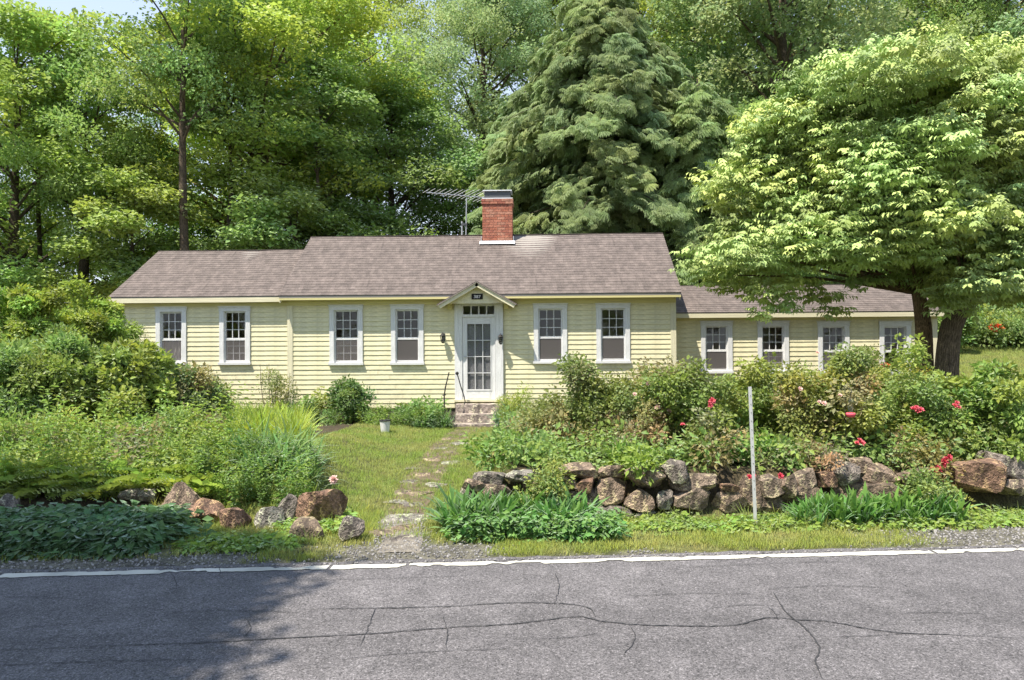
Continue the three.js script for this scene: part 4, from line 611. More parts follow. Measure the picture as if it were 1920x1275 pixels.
// ---------------------------------------------------------------- stones
function rock(w, h, d, s, cuts = 9, rough = 0.1) {
  reseed(s); let g = new THREE.IcosahedronGeometry(1, 5); g.deleteAttribute('normal'); g.deleteAttribute('uv'); const p = g.attributes.position, pl = [];
  for (let i = 0; i < cuts; i++) { const n = rdir(); pl.push([n, rr(0.48, 0.82)]); } pl.push([V(rr(-0.25, 0.25), 1, rr(-0.2, 0.2)).normalize(), rr(0.6, 0.8)], [V(rr(-0.3, 0.3), rr(-0.2, 0.3), 1).normalize(), rr(0.55, 0.7)], [V(0, -1, 0), 0.75], [V(1, rr(-0.3, 0.3), rr(-0.3, 0.3)).normalize(), rr(0.7, 0.85)], [V(-1, rr(-0.3, 0.3), rr(-0.3, 0.3)).normalize(), rr(0.7, 0.85)]);
  const v = V(); for (let i = 0; i < p.count; i++) { v.fromBufferAttribute(p, i); for (const [n, k] of pl) { const q = v.dot(n); if (q > k) v.addScaledVector(n, k - q); } const f = 1 + rough * 0.7 * nz(v.x * 2.2 + s, v.y * 2.2, v.z * 2.2) + rough * 0.45 * nz(v.x * 6 + s, v.y * 6, v.z * 6); v.multiplyScalar(f); p.setXYZ(i, v.x, v.y, v.z); }
  g.computeBoundingBox(); const b = g.boundingBox, sz = b.getSize(V()), c = b.getCenter(V()); g.translate(-c.x, -c.y, -c.z); g.scale(w / sz.x, h / sz.y, d / sz.z); g = toCreasedNormals(g, 0.42); const N = g.attributes.normal.clone(); g = boxUV(g, 1.1); g.setAttribute('normal', N); return g;
}
// stone traced by its box in the photograph; z = face depth
function stoneBox([x0, y0, x1, y1, tilt = 0, m = 0, dz = 0], i, zf, depth) {
  const a = onZ(x0, y1, zf), b = onZ(x1, y0, zf), w = Math.max(0.06, (b.x - a.x) * 1.06), h = Math.max(0.05, (b.y - a.y) * 1.08), d = depth || clamp(Math.max(w, h) * 0.75, 0.18, 0.5);
  return { g: rock(w, h, d, 700 + i * 13), c: V((a.x + b.x) / 2, (a.y + b.y) / 2, zf - d * 0.42 + dz), tilt, m: M.stones[m] };
}
{
  const list = [[885, 887, 946, 915, 0.05, 2], [943, 885, 1001, 908, -0.02, 4], [866, 902, 910, 922, -0.3, 1], [862, 917, 893, 938, -0.4, 2], [905, 910, 960, 940, 0, 0], [1049, 873, 1121, 900, 0, 1], [1123, 874, 1172, 898, 0, 1], [1049, 896, 1086, 922, -0.3, 0], [1078, 899, 1116, 926, 0.3, 3], [1110, 896, 1180, 952, 0.35, 1], [1174, 876, 1249, 918, 0.05, 0], [1172, 920, 1233, 961, 0.1, 1], [1063, 921, 1142, 952, -0.25, 0], [1080, 946, 1188, 977, -0.1, 2], [1245, 865, 1291, 908, 0.4, 2], [1258, 890, 1347, 921, 0, 0], [1262, 917, 1338, 963, 0.05, 0], [1233, 922, 1264, 957, 0, 2], [1337, 920, 1401, 963, 0.05, 1], [1350, 908, 1387, 922, 0, 3], [1190, 959, 1230, 976, 0, 4], [1390, 895, 1428, 960, 0, 5], [1424, 894, 1475, 932, 0.1, 0], [1465, 891, 1500, 936, 0.2, 1], [1495, 884, 1536, 926, 0.6, 0], [1534, 886, 1574, 915, 0, 3], [1562, 870, 1616, 913, -0.1, 2], [1594, 860, 1641, 886, -0.1, 1], [1614, 875, 1690, 914, 0, 1], [1690, 880, 1760, 920, 0, 5], [1782, 862, 1876, 926, -0.05, 3, 0.15], [1849, 853, 1935, 908, -0.2, 2], [1872, 898, 1935, 930, -0.15, 0, 0.1], [1400, 925, 1470, 962, 0, 5], [1470, 912, 1560, 955, 0, 5], [1560, 908, 1700, 950, 0, 5], [1740, 915, 1800, 950, 0, 5], [980, 895, 1055, 935, 0.1, 5], [1000, 925, 1065, 965, 0, 5]];
  const w = thing('stone_wall', 'dry stone wall of brown fieldstones holding up the rose bed', 'wall', [1.5, 0, -8.3]);
  list.forEach((s, i) => { const xm = onZ((s[0] + s[2]) / 2, 900, -8.3).x, r = stoneBox(s, i, wallZ(xm) - 0.03 + 0.03 * ((i * 7) % 3) - sm(930, 880, s[3]) * 0.06, null); const m = mesh('stone', r.g, r.m, w); m.position.copy(r.c).sub(w.position); m.rotation.z = r.tilt * 0.5; });
  const soil = []; // small fill stones showing in the joints
  reseed(77); const fill = []; for (let i = 0; i < 60; i++) { const x = rr(-0.5, 5.6), y = 0.1 + rr(0, 0.36), g = rock(rr(0.1, 0.2), rr(0.07, 0.13), 0.14, 900 + (i % 6)); g.translate(x - 1.5, y, wallZ(x) - 0.2 + 8.3); fill.push(g); } mesh('packing_stones', merge(fill), M.stones[5], w).userData.kind = 'stuff';
  // boulders by the road on the other side of the path
  [[[296, 909, 366, 990, 0, 1], 'tall pointed grey boulder among the roadside weeds', -7.95], [[340, 942, 415, 978, -0.15, 3], 'low sloping boulder leaning against the pointed one', -7.85], [[222, 917, 290, 943, 0.05, 4], 'flat bluish slab lying behind the dark ground cover', -8.3], [[473, 952, 526, 985, 0.25, 4], 'pale grey slab tilted against the brown boulder', -7.7], [[514, 928, 555, 971, -0.2, 2], 'purplish squared boulder next to the brown one', -7.85], [[550, 921, 640, 966, 0.08, 3], 'rounded brown boulder at the corner of the path', -7.8], [[534, 980, 603, 1010, 0, 5], 'low dark stone lying in the verge grass', -7.25], [[634, 972, 678, 1012, -0.7, 2], 'tilted slate-grey stone sunk beside the path', -7.2], [[368, 850, 454, 886, 0.03, 1], 'pinkish slab half buried in the ferns', -10.2], [[-8, 930, 28, 960, 0, 2], 'grey stone peeping out above the dark ground cover', -7.9], [[405, 955, 460, 990, 0, 3], 'reddish crumbled stone beside the low sloping boulder', -7.65]].forEach(([s, label, z], i) => {
    const r = stoneBox(s, 60 + i, z, clamp((s[2] - s[0]) / 1400 * -z * 0.8, 0.2, 0.55)), g0 = H(r.c.x, r.c.z); const m = mesh('boulder', r.g, r.m, scene); if (i === 0) { const q = m.geometry.attributes.position, hh = 0.26; for (let k = 0; k < q.count; k++) { const f = 1 - 0.5 * clamp(q.getY(k) / hh + 0.4, 0, 1.3); q.setX(k, q.getX(k) * f * 1.25); q.setZ(k, q.getZ(k) * f); } m.geometry.computeVertexNormals(); } m.position.copy(r.c); m.rotation.z = r.tilt * 0.6; m.userData.label = label; m.userData.category = 'boulder'; m.userData.group = 'boulders along the verge'; const bb = new THREE.Box3().setFromObject(m); if (bb.min.y > g0 - 0.02) { const k = (bb.max.y - g0 + 0.04) / (bb.max.y - bb.min.y); m.scale.y = k; m.position.y -= (bb.max.y - bb.min.y) * (k - 1) / 2; }
  });
}
// ---------------------------------------------------------------- the path: worn earth, flagstones, loose gravel at the road
{
  const pos = [], uv = [], idx = [], col = []; let k = 0;
  for (let z = -6.86; z > -16.4; z -= 0.08) { const c = pathX(z), w = pathW(z) * 0.86; for (let j = 0; j <= 8; j++) { const t = j / 8 - 0.5, x = c + t * w * (1.1 + 0.5 * nz(z * 1.3, j > 4 ? 5 : 1, 2)); pos.push(x, H(x, z) + 0.012 * (1 - 4 * t * t) - 0.002, z); uv.push(x * 1.4, z * 1.4); const g = sm(-8.6, -7.8, z), n = 1 + 0.5 * fbm(x * 4, z * 4, 1), m = sm(0.02, 0.2, fbm(x * 2.3, z * 2.3, 8)) * (1 - g); col.push(lerp(lerp(0.42, 0.3, m), 0.58, g) * n, lerp(lerp(0.32, 0.3, m), 0.53, g) * n, lerp(lerp(0.23, 0.1, m), 0.47, g) * n); } if (k) for (let j = 0; j < 8; j++) { const a = (k - 1) * 9 + j, b = a + 9; idx.push(a, a + 1, b, a + 1, b + 1, b); } k++; }
  const g = new THREE.BufferGeometry(); g.setAttribute('position', new THREE.Float32BufferAttribute(pos, 3)); g.setAttribute('uv', new THREE.Float32BufferAttribute(uv, 2)); g.setAttribute('color', new THREE.Float32BufferAttribute(col, 3)); g.setIndex(idx); g.computeVertexNormals();
  const path = struct('path', g, std(L3(1, 1, 1), { map: soilTex, bumpMap: soilTex, bumpScale: 0.015, vertexColors: true, roughness: 1 }));
  reseed(83); [[757, 972], [765, 992], [720, 1000], [775, 948], [745, 942], [790, 925], [755, 925], [770, 905], [815, 910], [790, 890], [825, 885], [775, 878], [845, 868], [810, 862], [850, 850], [825, 842], [862, 832], [838, 824], [868, 816], [755, 1010]].forEach(([x, y], i) => { const p = onGround(x, y), r = rock(i ? rr(0.22, 0.42) : 0.6, 0.05, i ? rr(0.22, 0.38) : 0.42, 800 + i, 7, 0.06); const m = mesh('flagstone', r, M.stones[[4, 1, 0, 2][i % 4]], path); m.position.set(p.x, H(p.x, p.z) - 0.002, p.z); m.rotation.y = i ? rr(0, 6) : 0.2; });
  reseed(84); const gg = new THREE.IcosahedronGeometry(0.014, 0), pts = []; for (let i = 0; i < 26000 && pts.length < 7000; i++) { const x = rr(-6.5, 6.5), z = lineZ(x) - rr(0.05, 1.7), inPath = Math.abs(x - pathX(z)) < 0.27 && z > -8.5; if (rnd() > Math.max(gravel(x, z) * 0.7, inPath ? 0.7 : 0)) continue; const c = rr(0.1, 0.36); pts.push({ p: V(x, Math.max(H(x, z), lineZ(x) - z < 0.1 ? 0.004 : -1) + 0.004, z), yaw: rr(0, 6), tilt: rr(0, 3), s: rr(0.25, 0.95), c: [c, c * 0.94, c * 0.9] }); }
  const m = foliage('gravel', gg, std(L3(1, 1, 1), { roughness: 1 }), pts, scene); m.userData.label = 'loose grey gravel along the shoulder and at the foot of the path'; m.userData.category = 'gravel';
}
// ---------------------------------------------------------------- lawn and verge grass
{
  reseed(91); const A = [], B = [], W = []; const onPath = (x, z) => z < -6.8 && z > -16.6 && Math.abs(x - pathX(z)) < pathW(z) * 0.46 + 0.12 * nz(x * 5, z * 5);
  const put = (x, z, s, c, L) => L.push({ p: V(x, H(x, z) - 0.004, z), yaw: rr(0, 6.28), s, c });
  const lawnC = [0.26, 0.36, 0.055], dry = [0.38, 0.38, 0.11];
  for (let i = 0; i < 17000; i++) { const x = rr(-3.9, 0.7), z = rr(-16.2, -7.4); if (onPath(x, z) && rnd() < 0.55) continue; if (x > -0.35 && z < -8.2) continue; put(x, z, rr(0.6, 1.15), vary(mixc(lawnC, dry, clamp(0.4 + fbm(x * 1.2, z * 1.2, 1) * 1.6, 0, 1)), 0.2, 0.12), i % 2 ? A : B); }
  for (let i = 0; i < 26000; i++) { const x = rr(-6.8, 7.2), d = rr(0.22, 2.0), z = lineZ(x) - d; if (Math.abs(x - pathX(z)) < 0.3 || rnd() < gravel(x, z) * 1.05) continue; if (x > -0.5 && z < wallZ(x) + 0.05) continue; const patch = fbm(x * 1.4, z * 1.8, 12); if (patch > 0.16 && rnd() < 0.65) continue; put(x, z, rr(0.55, 1.1), vary(mixc([0.3, 0.35, 0.055], [0.42, 0.4, 0.13], clamp(0.25 + patch * 2.4, 0, 1)), 0.2, 0.12), i % 2 ? A : B); }
  for (let i = 0; i < 34000; i++) { const x = rr(6.4, 18), z = rr(-26, -10.5); put(x, z, rr(0.7, 1.3), vary(mixc(lawnC, dry, clamp(0.55 + fbm(x * 0.7, z * 0.7, 1) * 1.4, 0, 1)), 0.16, 0.1), i % 2 ? A : B); }
  const m1 = foliage('grass', G.grass[0], M.grass, A, scene), m2 = foliage('grass', G.grass[1], M.grass, B, scene);
  for (const m of [m1, m2]) { m.userData.label = 'short mown grass of the lawn and the verge'; m.userData.category = 'grass'; }
}
// ---------------------------------------------------------------- shrubs and garden plants
// a bush drawn as several lobes; boxes are pixel extents in the photograph at depth z
function bush(name, label, cat, box, z, o) {
  reseed(o.seed); const [x0, y0, x1, y1] = box, a = onZ(x0, y1, z), b = onZ(x1, y0, z), cx = (a.x + b.x) / 2, gy = H(cx, z), w = (b.x - a.x) / 2, top = b.y - gy, t = thing(name, label, cat, [cx, gy - 0.03, z], 0, o.group), dp = o.depth || clamp(w, 0.3, 0.9), pts = [], stems = [];
  const loose = o.loose || 1, dens = (o.per || 40) / 40, n = o.shoots || Math.max(10, Math.round(52 * w * dp * Math.pow(top, 0.8) / (dp * 0.8) * 0.9)), sc = (o.leaf || 1);
  for (let i = 0; i < n; i++) {
    const ang = rr(0, 2 * PI), rad = Math.sqrt(rnd()), ex = Math.cos(ang) * rad * w, ez = Math.sin(ang) * rad * dp, hv = 0.97 + 0.45 * nz(ex * 1.9 + o.seed, ez * 1.9, 3), over = rnd() < 0.2 ? rr(1.0, 1.18) : rr(0.45, 1), ey = Math.max(0.12, top * (1 - 0.5 * Math.pow(rad, 3)) * hv * over), c0 = V(ex * 0.3, 0, ez * 0.3), e = V(ex * 1.05, ey, ez * 1.05 + rr(-0.06, 0.06)), m = V(ex * 0.62, ey * 0.68, ez * 0.62), dr = e.clone().add(V(Math.cos(ang) * 0.1 * loose, -rr(0, 0.12) * loose, Math.sin(ang) * 0.1 * loose)), cv = new THREE.CatmullRomCurve3([c0, m, e, dr]), lc = vary(o.alt && rnd() < (o.altShare || 0.2) ? o.alt : o.col, 0.2, 0.16);
    if (i % 2 === 0) stems.push(tube([c0, m, e], [o.stemR || 0.011, 0.007, 0.003], 4));
    const k0 = Math.max(4, Math.round(15 * dens * Math.max(0.5, ey))); for (let k = 0; k < k0; k++) { const f = 0.18 + 0.82 * Math.sqrt(rnd()), q = cv.getPoint(f), j = 0.13 * (1.25 - f) * loose + 0.03; pts.push({ p: V(q.x + rr(-j, j), Math.max(0.04, q.y + rr(-j, j)), q.z + rr(-j, j)), yaw: rr(0, 6.28), tilt: rr(-0.7, 0.7), roll: rr(-0.7, 0.7), s: rr(0.55, 1.15) * sc * (1.2 - 0.45 * f), c: vary(lc, 0.2, 0.1) }); }
  }
  mesh('stems', merge(stems), o.stem || M.stem, t).userData.kind = 'stuff'; foliage('foliage', o.geo[0], M.leaf, pts.filter((_, i) => i % 2 || o.geo.length < 2), t); if (o.geo.length > 1) foliage('foliage', o.geo[1], M.leaf, pts.filter((_, i) => !(i % 2)), t); return t;
}
// a rose: whorled petals
const roseGeo = (() => { const L = new Leaves(); reseed(31); for (let i = 0; i < 16; i++) { const a = i * 2.4, t = 0.25 + 0.75 * i / 16; L.leaf(V(0, 0, 0), V(Math.cos(a) * t, 0.75 - 0.5 * t, Math.sin(a) * t), 0.045 + 0.015 * t, 0.045, V(-Math.cos(a), 1.2, -Math.sin(a)), 0.35); } return L.build(); })();
function blooms(t, list, z, mat, s = 1) { for (const [x, y] of list) { const p = onZ(x, y, z); const m = mesh('bloom', roseGeo, mat, t); m.position.copy(p).sub(t.position); m.rotation.set(rr(0.5, 1.1), rr(0, 6), rr(-0.3, 0.3)); m.scale.setScalar(s * rr(0.9, 1.25)); } }
// plants repeated over a strip: whole plants as copies
function bed(name, label, cat, geo, n, place, col, sc, kindLabel) {
  reseed(kindLabel); const pts = []; for (let i = 0; i < n; i++) { const p = place(); if (!p) continue; pts.push({ p: V(p[0], H(p[0], p[1]) - 0.01 + (p[2] || 0), p[1]), yaw: rr(0, 6.28), tilt: rr(-0.3, 0.3), roll: rr(-0.3, 0.3), s: sc * rr(0.55, 1.35), c: vary(col, 0.28, 0.16) }); }
  const h = Math.floor(pts.length / 2), t = thing(name, label, cat); foliage('foliage', geo[0], M.leaf, pts.slice(0, h), t); foliage('foliage', geo[1 % geo.length], M.leaf, pts.slice(h), t); return t;
}
const K = { lime: [0.42, 0.49, 0.07], fresh: [0.28, 0.42, 0.06], deep: [0.1, 0.19, 0.035], blue: [0.13, 0.25, 0.085], olive: [0.27, 0.3, 0.08], tan: [0.4, 0.34, 0.13], rosy: [0.3, 0.24, 0.1] };
const lb = 'bushes banked up beside the wing', rb = 'bushes behind the stone wall';
// bank of bushes beside the shrub-side wing
bush('arching_bush', 'tall arching yellow-green bush under the utility cable', 'bush', [-60, 575, 150, 800], -13.6, { seed: 1001, geo: G.bigLeaf, col: [0.34, 0.44, 0.06], per: 34, spikes: 0.35, group: lb });
bush('arching_bush', 'yellow-green bush with upright shoots touching the corner of the house', 'bush', [95, 575, 240, 780], -14.6, { seed: 1002, geo: G.bigLeaf, col: [0.34, 0.44, 0.06], per: 34, spikes: 0.35, group: lb });
bush('dark_bush', 'big green bush in the middle of the bank', 'bush', [-50, 640, 200, 850], -11.2, { seed: 1003, geo: G.shrub, col: [0.24, 0.34, 0.07], per: 50, leaf: 1.5, group: lb, alt: [0.26, 0.34, 0.06] });
bush('leafy_bush', 'mid green rounded bush in front of the first window', 'bush', [140, 680, 305, 850], -11.4, { seed: 1004, geo: G.bigLeaf, col: [0.28, 0.36, 0.06], per: 56, leaf: 1.3, spikes: 0.3, group: lb });
bush('brownish_bush', 'mixed green and brownish bush rising to the sill of the first window', 'bush', [240, 695, 410, 840], -12.2, { seed: 1005, geo: G.shrub, col: [0.2, 0.26, 0.07], alt: [0.34, 0.3, 0.12], altShare: 0.22, per: 60, leaf: 1.25, spikes: 0.3, group: lb });
bush('climbing_branches', 'wispy branches spread against the clapboards beside the first window', 'bush', [228, 600, 285, 700], -16.9, { seed: 1006, geo: G.shrub, col: [0.3, 0.34, 0.1], per: 7, lobes: 16, lobe: 0.25, group: lb });
bush('thin_bush', 'thin sprays of green leaning out past the second window', 'bush', [330, 705, 415, 790], -14.6, { seed: 1007, geo: G.shrub, col: [0.3, 0.36, 0.08], per: 18, lobes: 22, leaf: 1.2, group: lb, spikes: 0.5 });
bush('loose_bush', 'loose bright green bush stepping down in front of the brownish one', 'bush', [190, 765, 350, 870], -10.2, { seed: 1008, geo: G.bigLeaf, col: [0.33, 0.43, 0.07], per: 36, group: lb });
bush('loose_bush', 'feathery bright bush above the dark ground cover', 'bush', [-30, 775, 130, 890], -9.9, { seed: 1009, geo: G.narrow, col: [0.36, 0.44, 0.08], per: 44, group: lb });
bush('loose_bush', 'small leafy bush beside the pinkish slab', 'bush', [300, 800, 375, 890], -9.6, { seed: 1010, geo: G.shrub, col: [0.3, 0.4, 0.07], per: 50, leaf: 1.2, group: lb });
const W = (x, y, z) => { const p = onZ(x, y, z); return [p.x, p.z]; };
const strip = (x0, x1, z0, z1) => () => { const z = rr(z0, z1); return [px(rr(x0, x1), 650, z), z]; };
bed('fern_bed', 'bank of feathery bright yellow-green ferns below the bushes', 'ferns', G.fern, 460, strip(-40, 400, -11.9, -8.4), [0.34, 0.45, 0.07], 0.9, 1101);
bed('fern_bed', 'patch of lime green ferns in front of the second window', 'ferns', G.hay, 420, strip(385, 560, -14.6, -11.5), [0.36, 0.46, 0.055], 1.1, 1102);
bed('weed_patch', 'rough green weeds around the pinkish slab', 'weeds', G.weed, 900, strip(200, 590, -11.5, -8.4), [0.3, 0.38, 0.06], 1.0, 1103);
bed('lily_clump', 'clump of lilies with long arching leaves at the corner of the lawn', 'lilies', G.strap, 90, strip(440, 580, -10.4, -8.8), [0.17, 0.29, 0.07], 1.05, 1104);
bed('leafy_weeds', 'tall leafy weeds mixed through the ferns below the bushes', 'weeds', [G.stems[0], G.tall[0]], 150, strip(-40, 430, -11.5, -8.3), [0.28, 0.4, 0.06], 0.85, 1109);
bed('leafy_weeds', 'lush leafy weeds between the lilies and the boulders', 'weeds', G.stems, 130, strip(370, 580, -9.8, -8.2), [0.2, 0.32, 0.05], 0.6, 1105);
bed('creeping_plant', 'dark bluish-green ground cover spilling towards the road', 'ground cover', G.cover, 1500, () => { const x = rr(-5.6, -3.4), d = rr(0.5, 1.5), z = lineZ(x) - d, e = sm(0.5, 0.8, d + 0.3 * nz(x * 2, 5.5)) * sm(-3.45, -3.8, x); return rnd() < e ? [x, z, 0.25 * e * rnd()] : null; }, K.blue, 1.0, 1106);
bed('creeping_plant', 'light green leafy plants in front of the pointed boulder', 'ground cover', G.cover, 320, () => { const x = rr(-3.3, -2.4), z = lineZ(x) - rr(0.6, 1.0); return [x, z, 0.05 * rnd()]; }, K.fresh, 0.8, 1107);
bed('creeping_plant', 'leafy weeds growing between the brown boulder and the low dark stone', 'ground cover', G.cover, 160, () => { const p = onGround(rr(530, 650), rr(965, 1000)); return [p.x, p.z, 0.08 * rnd()]; }, K.fresh, 0.75, 1108);
// foundation planting
bush('foundation_shrub', 'upright leafy shrub below the first window of the middle block', 'shrub', [618, 718, 692, 808], -16.6, { seed: 1201, geo: G.bigLeaf, col: [0.17, 0.28, 0.06], per: 50, spikes: 0.4, group: 'plants along the front of the house' });
bush('foundation_shrub', 'small yellow-green plant next to the upright leafy shrub', 'shrub', [578, 722, 618, 800], -16.7, { seed: 1202, geo: G.bigLeaf, col: [0.33, 0.4, 0.08], per: 14, lobes: 9, spikes: 0.5, group: 'plants along the front of the house' });
bush('foundation_shrub', 'leafy plant with pale tips beside the iron handrail', 'shrub', [755, 746, 832, 806], -16.6, { seed: 1203, geo: G.bigLeaf, col: [0.24, 0.36, 0.08], per: 50, spikes: 0.3, group: 'plants along the front of the house' });
bush('foundation_shrub', 'low green mound below the corner where the wing meets the middle block', 'shrub', [545, 768, 640, 815], -16.2, { seed: 1204, geo: G.shrub, col: [0.22, 0.32, 0.06], per: 50, group: 'plants along the front of the house' });
bush('foundation_shrub', 'low green plants between the upright shrub and the white pail', 'shrub', [672, 772, 775, 812], -16.25, { seed: 1205, geo: G.shrub, col: [0.22, 0.33, 0.05], per: 46, group: 'plants along the front of the house' });
bush('foundation_shrub', 'bright feathery plant on the far side of the stone steps', 'shrub', [938, 735, 990, 800], -16.5, { seed: 1206, geo: G.narrow, col: [0.34, 0.42, 0.07], per: 30, group: 'plants along the front of the house' });
bed('iris_clump', 'clump of bluish iris leaves beside the stone steps', 'irises', G.strap, 22, strip(935, 985, -16.6, -16.1), [0.2, 0.3, 0.14], 0.95, 1207);
bed('iris_clump', 'strap-leaved plants on the handrail side of the stone steps', 'irises', G.strap, 26, strip(780, 846, -16.4, -15.9), [0.12, 0.24, 0.05], 0.8, 1208);
bed('foundation_weeds', 'low mixed weeds along the foot of the clapboards on the handrail side', 'weeds', [G.stems[0], G.cover[0]], 170, strip(540, 845, -16.9, -15.9), [0.26, 0.37, 0.07], 0.55, 1211);
bed('foundation_weeds', 'low mixed weeds along the foot of the clapboards beyond the stone steps', 'weeds', [G.stems[1], G.cover[1]], 120, strip(945, 1120, -16.9, -15.6), [0.27, 0.37, 0.08], 0.6, 1212);
bed('foundation_weeds', 'low weeds along the foot of the wing below the second window', 'weeds', [G.stems[0], G.weed[1]], 90, strip(390, 545, -16.9, -15.2), [0.32, 0.4, 0.07], 0.6, 1213);
{ const t = bush('tall_weed', 'tall thin weed stalks standing against the corner board', 'weed', [490, 690, 545, 775], -16.9, { seed: 1209, geo: G.shrub, col: [0.28, 0.32, 0.1], per: 9, lobes: 26, lobe: 0.16 }); reseed(1210); const L = []; for (const x of [-0.32, -0.14, 0.02, 0.1, 0.28]) L.push(tube([V(x * 0.5, 0, 0), V(x, 0.6, rr(-0.05, 0.05)), V(x * 1.15, rr(1.0, 1.35), 0)], [0.012, 0.009, 0.004], 5)); mesh('stalk', merge(L), M.stem, t); }
// rose bed behind the wall
{
  let t = bush('rose_bush', 'tall loose rose bush in front of the two windows beside the door', 'rose bush', [1025, 692, 1215, 880], -10.3, { seed: 1301, geo: G.rose, col: [0.23, 0.29, 0.06], alt: [0.34, 0.3, 0.12], altShare: 0.18, per: 52, spikes: 0.45, lobes: 66, group: rb, stemR: 0.014 });
  blooms(t, [[1103, 703]], -9.8, M.palePink, 0.8);
  t = bush('rose_bush', 'rose bush with sparse top growth in front of the house corner', 'rose bush', [1140, 680, 1275, 870], -10.0, { seed: 1302, geo: G.rose, col: [0.26, 0.32, 0.07], alt: [0.38, 0.33, 0.13], altShare: 0.2, per: 30, spikes: 0.5, lobes: 44, group: rb }); blooms(t, [[1232, 764], [1255, 772], [1190, 740], [1215, 720]], -9.4, M.palePink, 0.65);
  bush('low_shrub', 'low small-leaved shrub at the path end of the rose bed', 'shrub', [950, 775, 1050, 885], -9.8, { seed: 1303, geo: G.shrub, col: [0.3, 0.32, 0.1], alt: [0.38, 0.33, 0.13], altShare: 0.22, per: 46, group: rb });
  bush('leafy_plant', 'fresh green leafy stems growing beside the path', 'plant', [895, 815, 965, 885], -9.4, { seed: 1304, geo: G.bigLeaf, col: [0.2, 0.34, 0.06], per: 14, lobes: 18, lobe: 0.12, spikes: 0.6, group: rb });
  bush('low_shrub', 'dense tan and green shrub overhanging the middle of the stone wall', 'shrub', [1090, 770, 1240, 880], -9.6, { seed: 1305, geo: G.shrub, col: [0.28, 0.28, 0.1], alt: [0.46, 0.36, 0.2], altShare: 0.3, per: 54, leaf: 0.9, group: rb });
  t = bush('rose_bush', 'rose bush with red blooms behind the metal post', 'rose bush', [1235, 685, 1390, 880], -9.5, { seed: 1306, geo: G.rose, col: [0.26, 0.34, 0.06], alt: [0.38, 0.33, 0.13], altShare: 0.16, per: 54, spikes: 0.3, lobes: 50, group: rb }); blooms(t, [[1331, 760], [1335, 752]], -8.9, M.rose, 0.75); blooms(t, [[1280, 797]], -8.9, M.rose, 0.65);
  t = bush('rose_bush', 'rose bush reaching up to the sills of the recessed wing', 'rose bush', [1310, 685, 1500, 860], -10.5, { seed: 1307, geo: G.rose, col: [0.28, 0.36, 0.06], per: 54, spikes: 0.3, lobes: 54, group: rb });
  bush('leafy_plant', 'bright green clump at the foot of the metal post', 'plant', [1330, 820, 1470, 905], -9.2, { seed: 1308, geo: G.bigLeaf, col: [0.17, 0.34, 0.05], per: 34, group: rb });
  t = bush('rose_bush', 'tangled olive rose bush with a feeder hung in it', 'rose bush', [1470, 685, 1640, 880], -9.5, { seed: 1309, geo: G.rose, col: [0.29, 0.34, 0.07], alt: [0.4, 0.34, 0.14], altShare: 0.18, per: 54, spikes: 0.3, lobes: 56, group: rb }); blooms(t, [[1611, 826], [1607, 832], [1615, 832]], -8.8, M.rose, 0.75); blooms(t, [[1536, 754], [1545, 757], [1500, 730], [1575, 742]], -8.9, M.palePink, 0.6);
  t = bush('rose_bush', 'rose bush with pale pink blooms in front of the dark open window', 'rose bush', [1560, 690, 1730, 800], -12, { seed: 1310, geo: G.rose, col: [0.33, 0.38, 0.07], per: 50, spikes: 0.4, lobes: 46, group: rb }); blooms(t, [[1642, 672], [1640, 677], [1532, 662]], -12.1, M.palePink, 0.8);
  t = bush('rose_bush', 'rose bush with deep pink blooms below the spreading tree', 'rose bush', [1630, 690, 1780, 880], -9.5, { seed: 1311, geo: G.rose, col: [0.28, 0.36, 0.06], per: 54, spikes: 0.3, lobes: 52, group: rb }); blooms(t, [[1718, 765], [1726, 769], [1720, 772], [1713, 768], [1790, 762]], -8.8, M.rose, 0.75); blooms(t, [[1794, 756], [1797, 764]], -8.8, M.rose, 0.65);
  t = bush('rose_bush', 'low trailing rose with red blooms over the big reddish stone', 'rose bush', [1690, 840, 1790, 915], -8.8, { seed: 1312, geo: G.rose, col: [0.34, 0.32, 0.09], alt: [0.38, 0.33, 0.13], altShare: 0.25, per: 34, lobes: 22, group: rb }); blooms(t, [[1775, 862], [1768, 872], [1758, 880], [1779, 858], [1750, 884], [1770, 866]], -8.45, M.roseDeep, 0.8); blooms(t, [[1405, 895], [1463, 893], [1412, 892]], -8.15, M.roseDeep, 0.65);
  bush('leafy_bush', 'fresh green bush at the end of the rose bed above the grey stone', 'bush', [1760, 725, 1940, 880], -9.4, { seed: 1313, geo: G.bigLeaf, col: [0.25, 0.36, 0.06], per: 36, spikes: 0.35, group: rb });
  bush('leafy_bush', 'yellow-green bush next to the mown slope', 'bush', [1830, 722, 1960, 850], -11, { seed: 1314, geo: G.shrub, col: [0.34, 0.4, 0.07], per: 50, spikes: 0.35, group: rb });
  bush('low_shrub', 'straggling brownish shrub on top of the stone wall past the metal post', 'shrub', [1420, 845, 1570, 900], -8.9, { seed: 1315, geo: G.shrub, col: [0.26, 0.26, 0.1], alt: [0.42, 0.3, 0.18], altShare: 0.35, per: 40, leaf: 0.9, group: rb });
  bush('low_shrub', 'olive shrub hanging over the wall beyond the feeder', 'shrub', [1640, 820, 1770, 890], -9.2, { seed: 1316, geo: G.shrub, col: [0.36, 0.34, 0.12], alt: [0.46, 0.34, 0.18], altShare: 0.3, per: 44, leaf: 0.95, group: rb });
  bush('leafy_plant', 'trailing bright green leaves over the middle of the stone wall', 'plant', [1140, 855, 1235, 895], -8.65, { seed: 1317, geo: G.bigLeaf, col: [0.26, 0.38, 0.05], per: 20, lobes: 10, lobe: 0.1, group: rb });
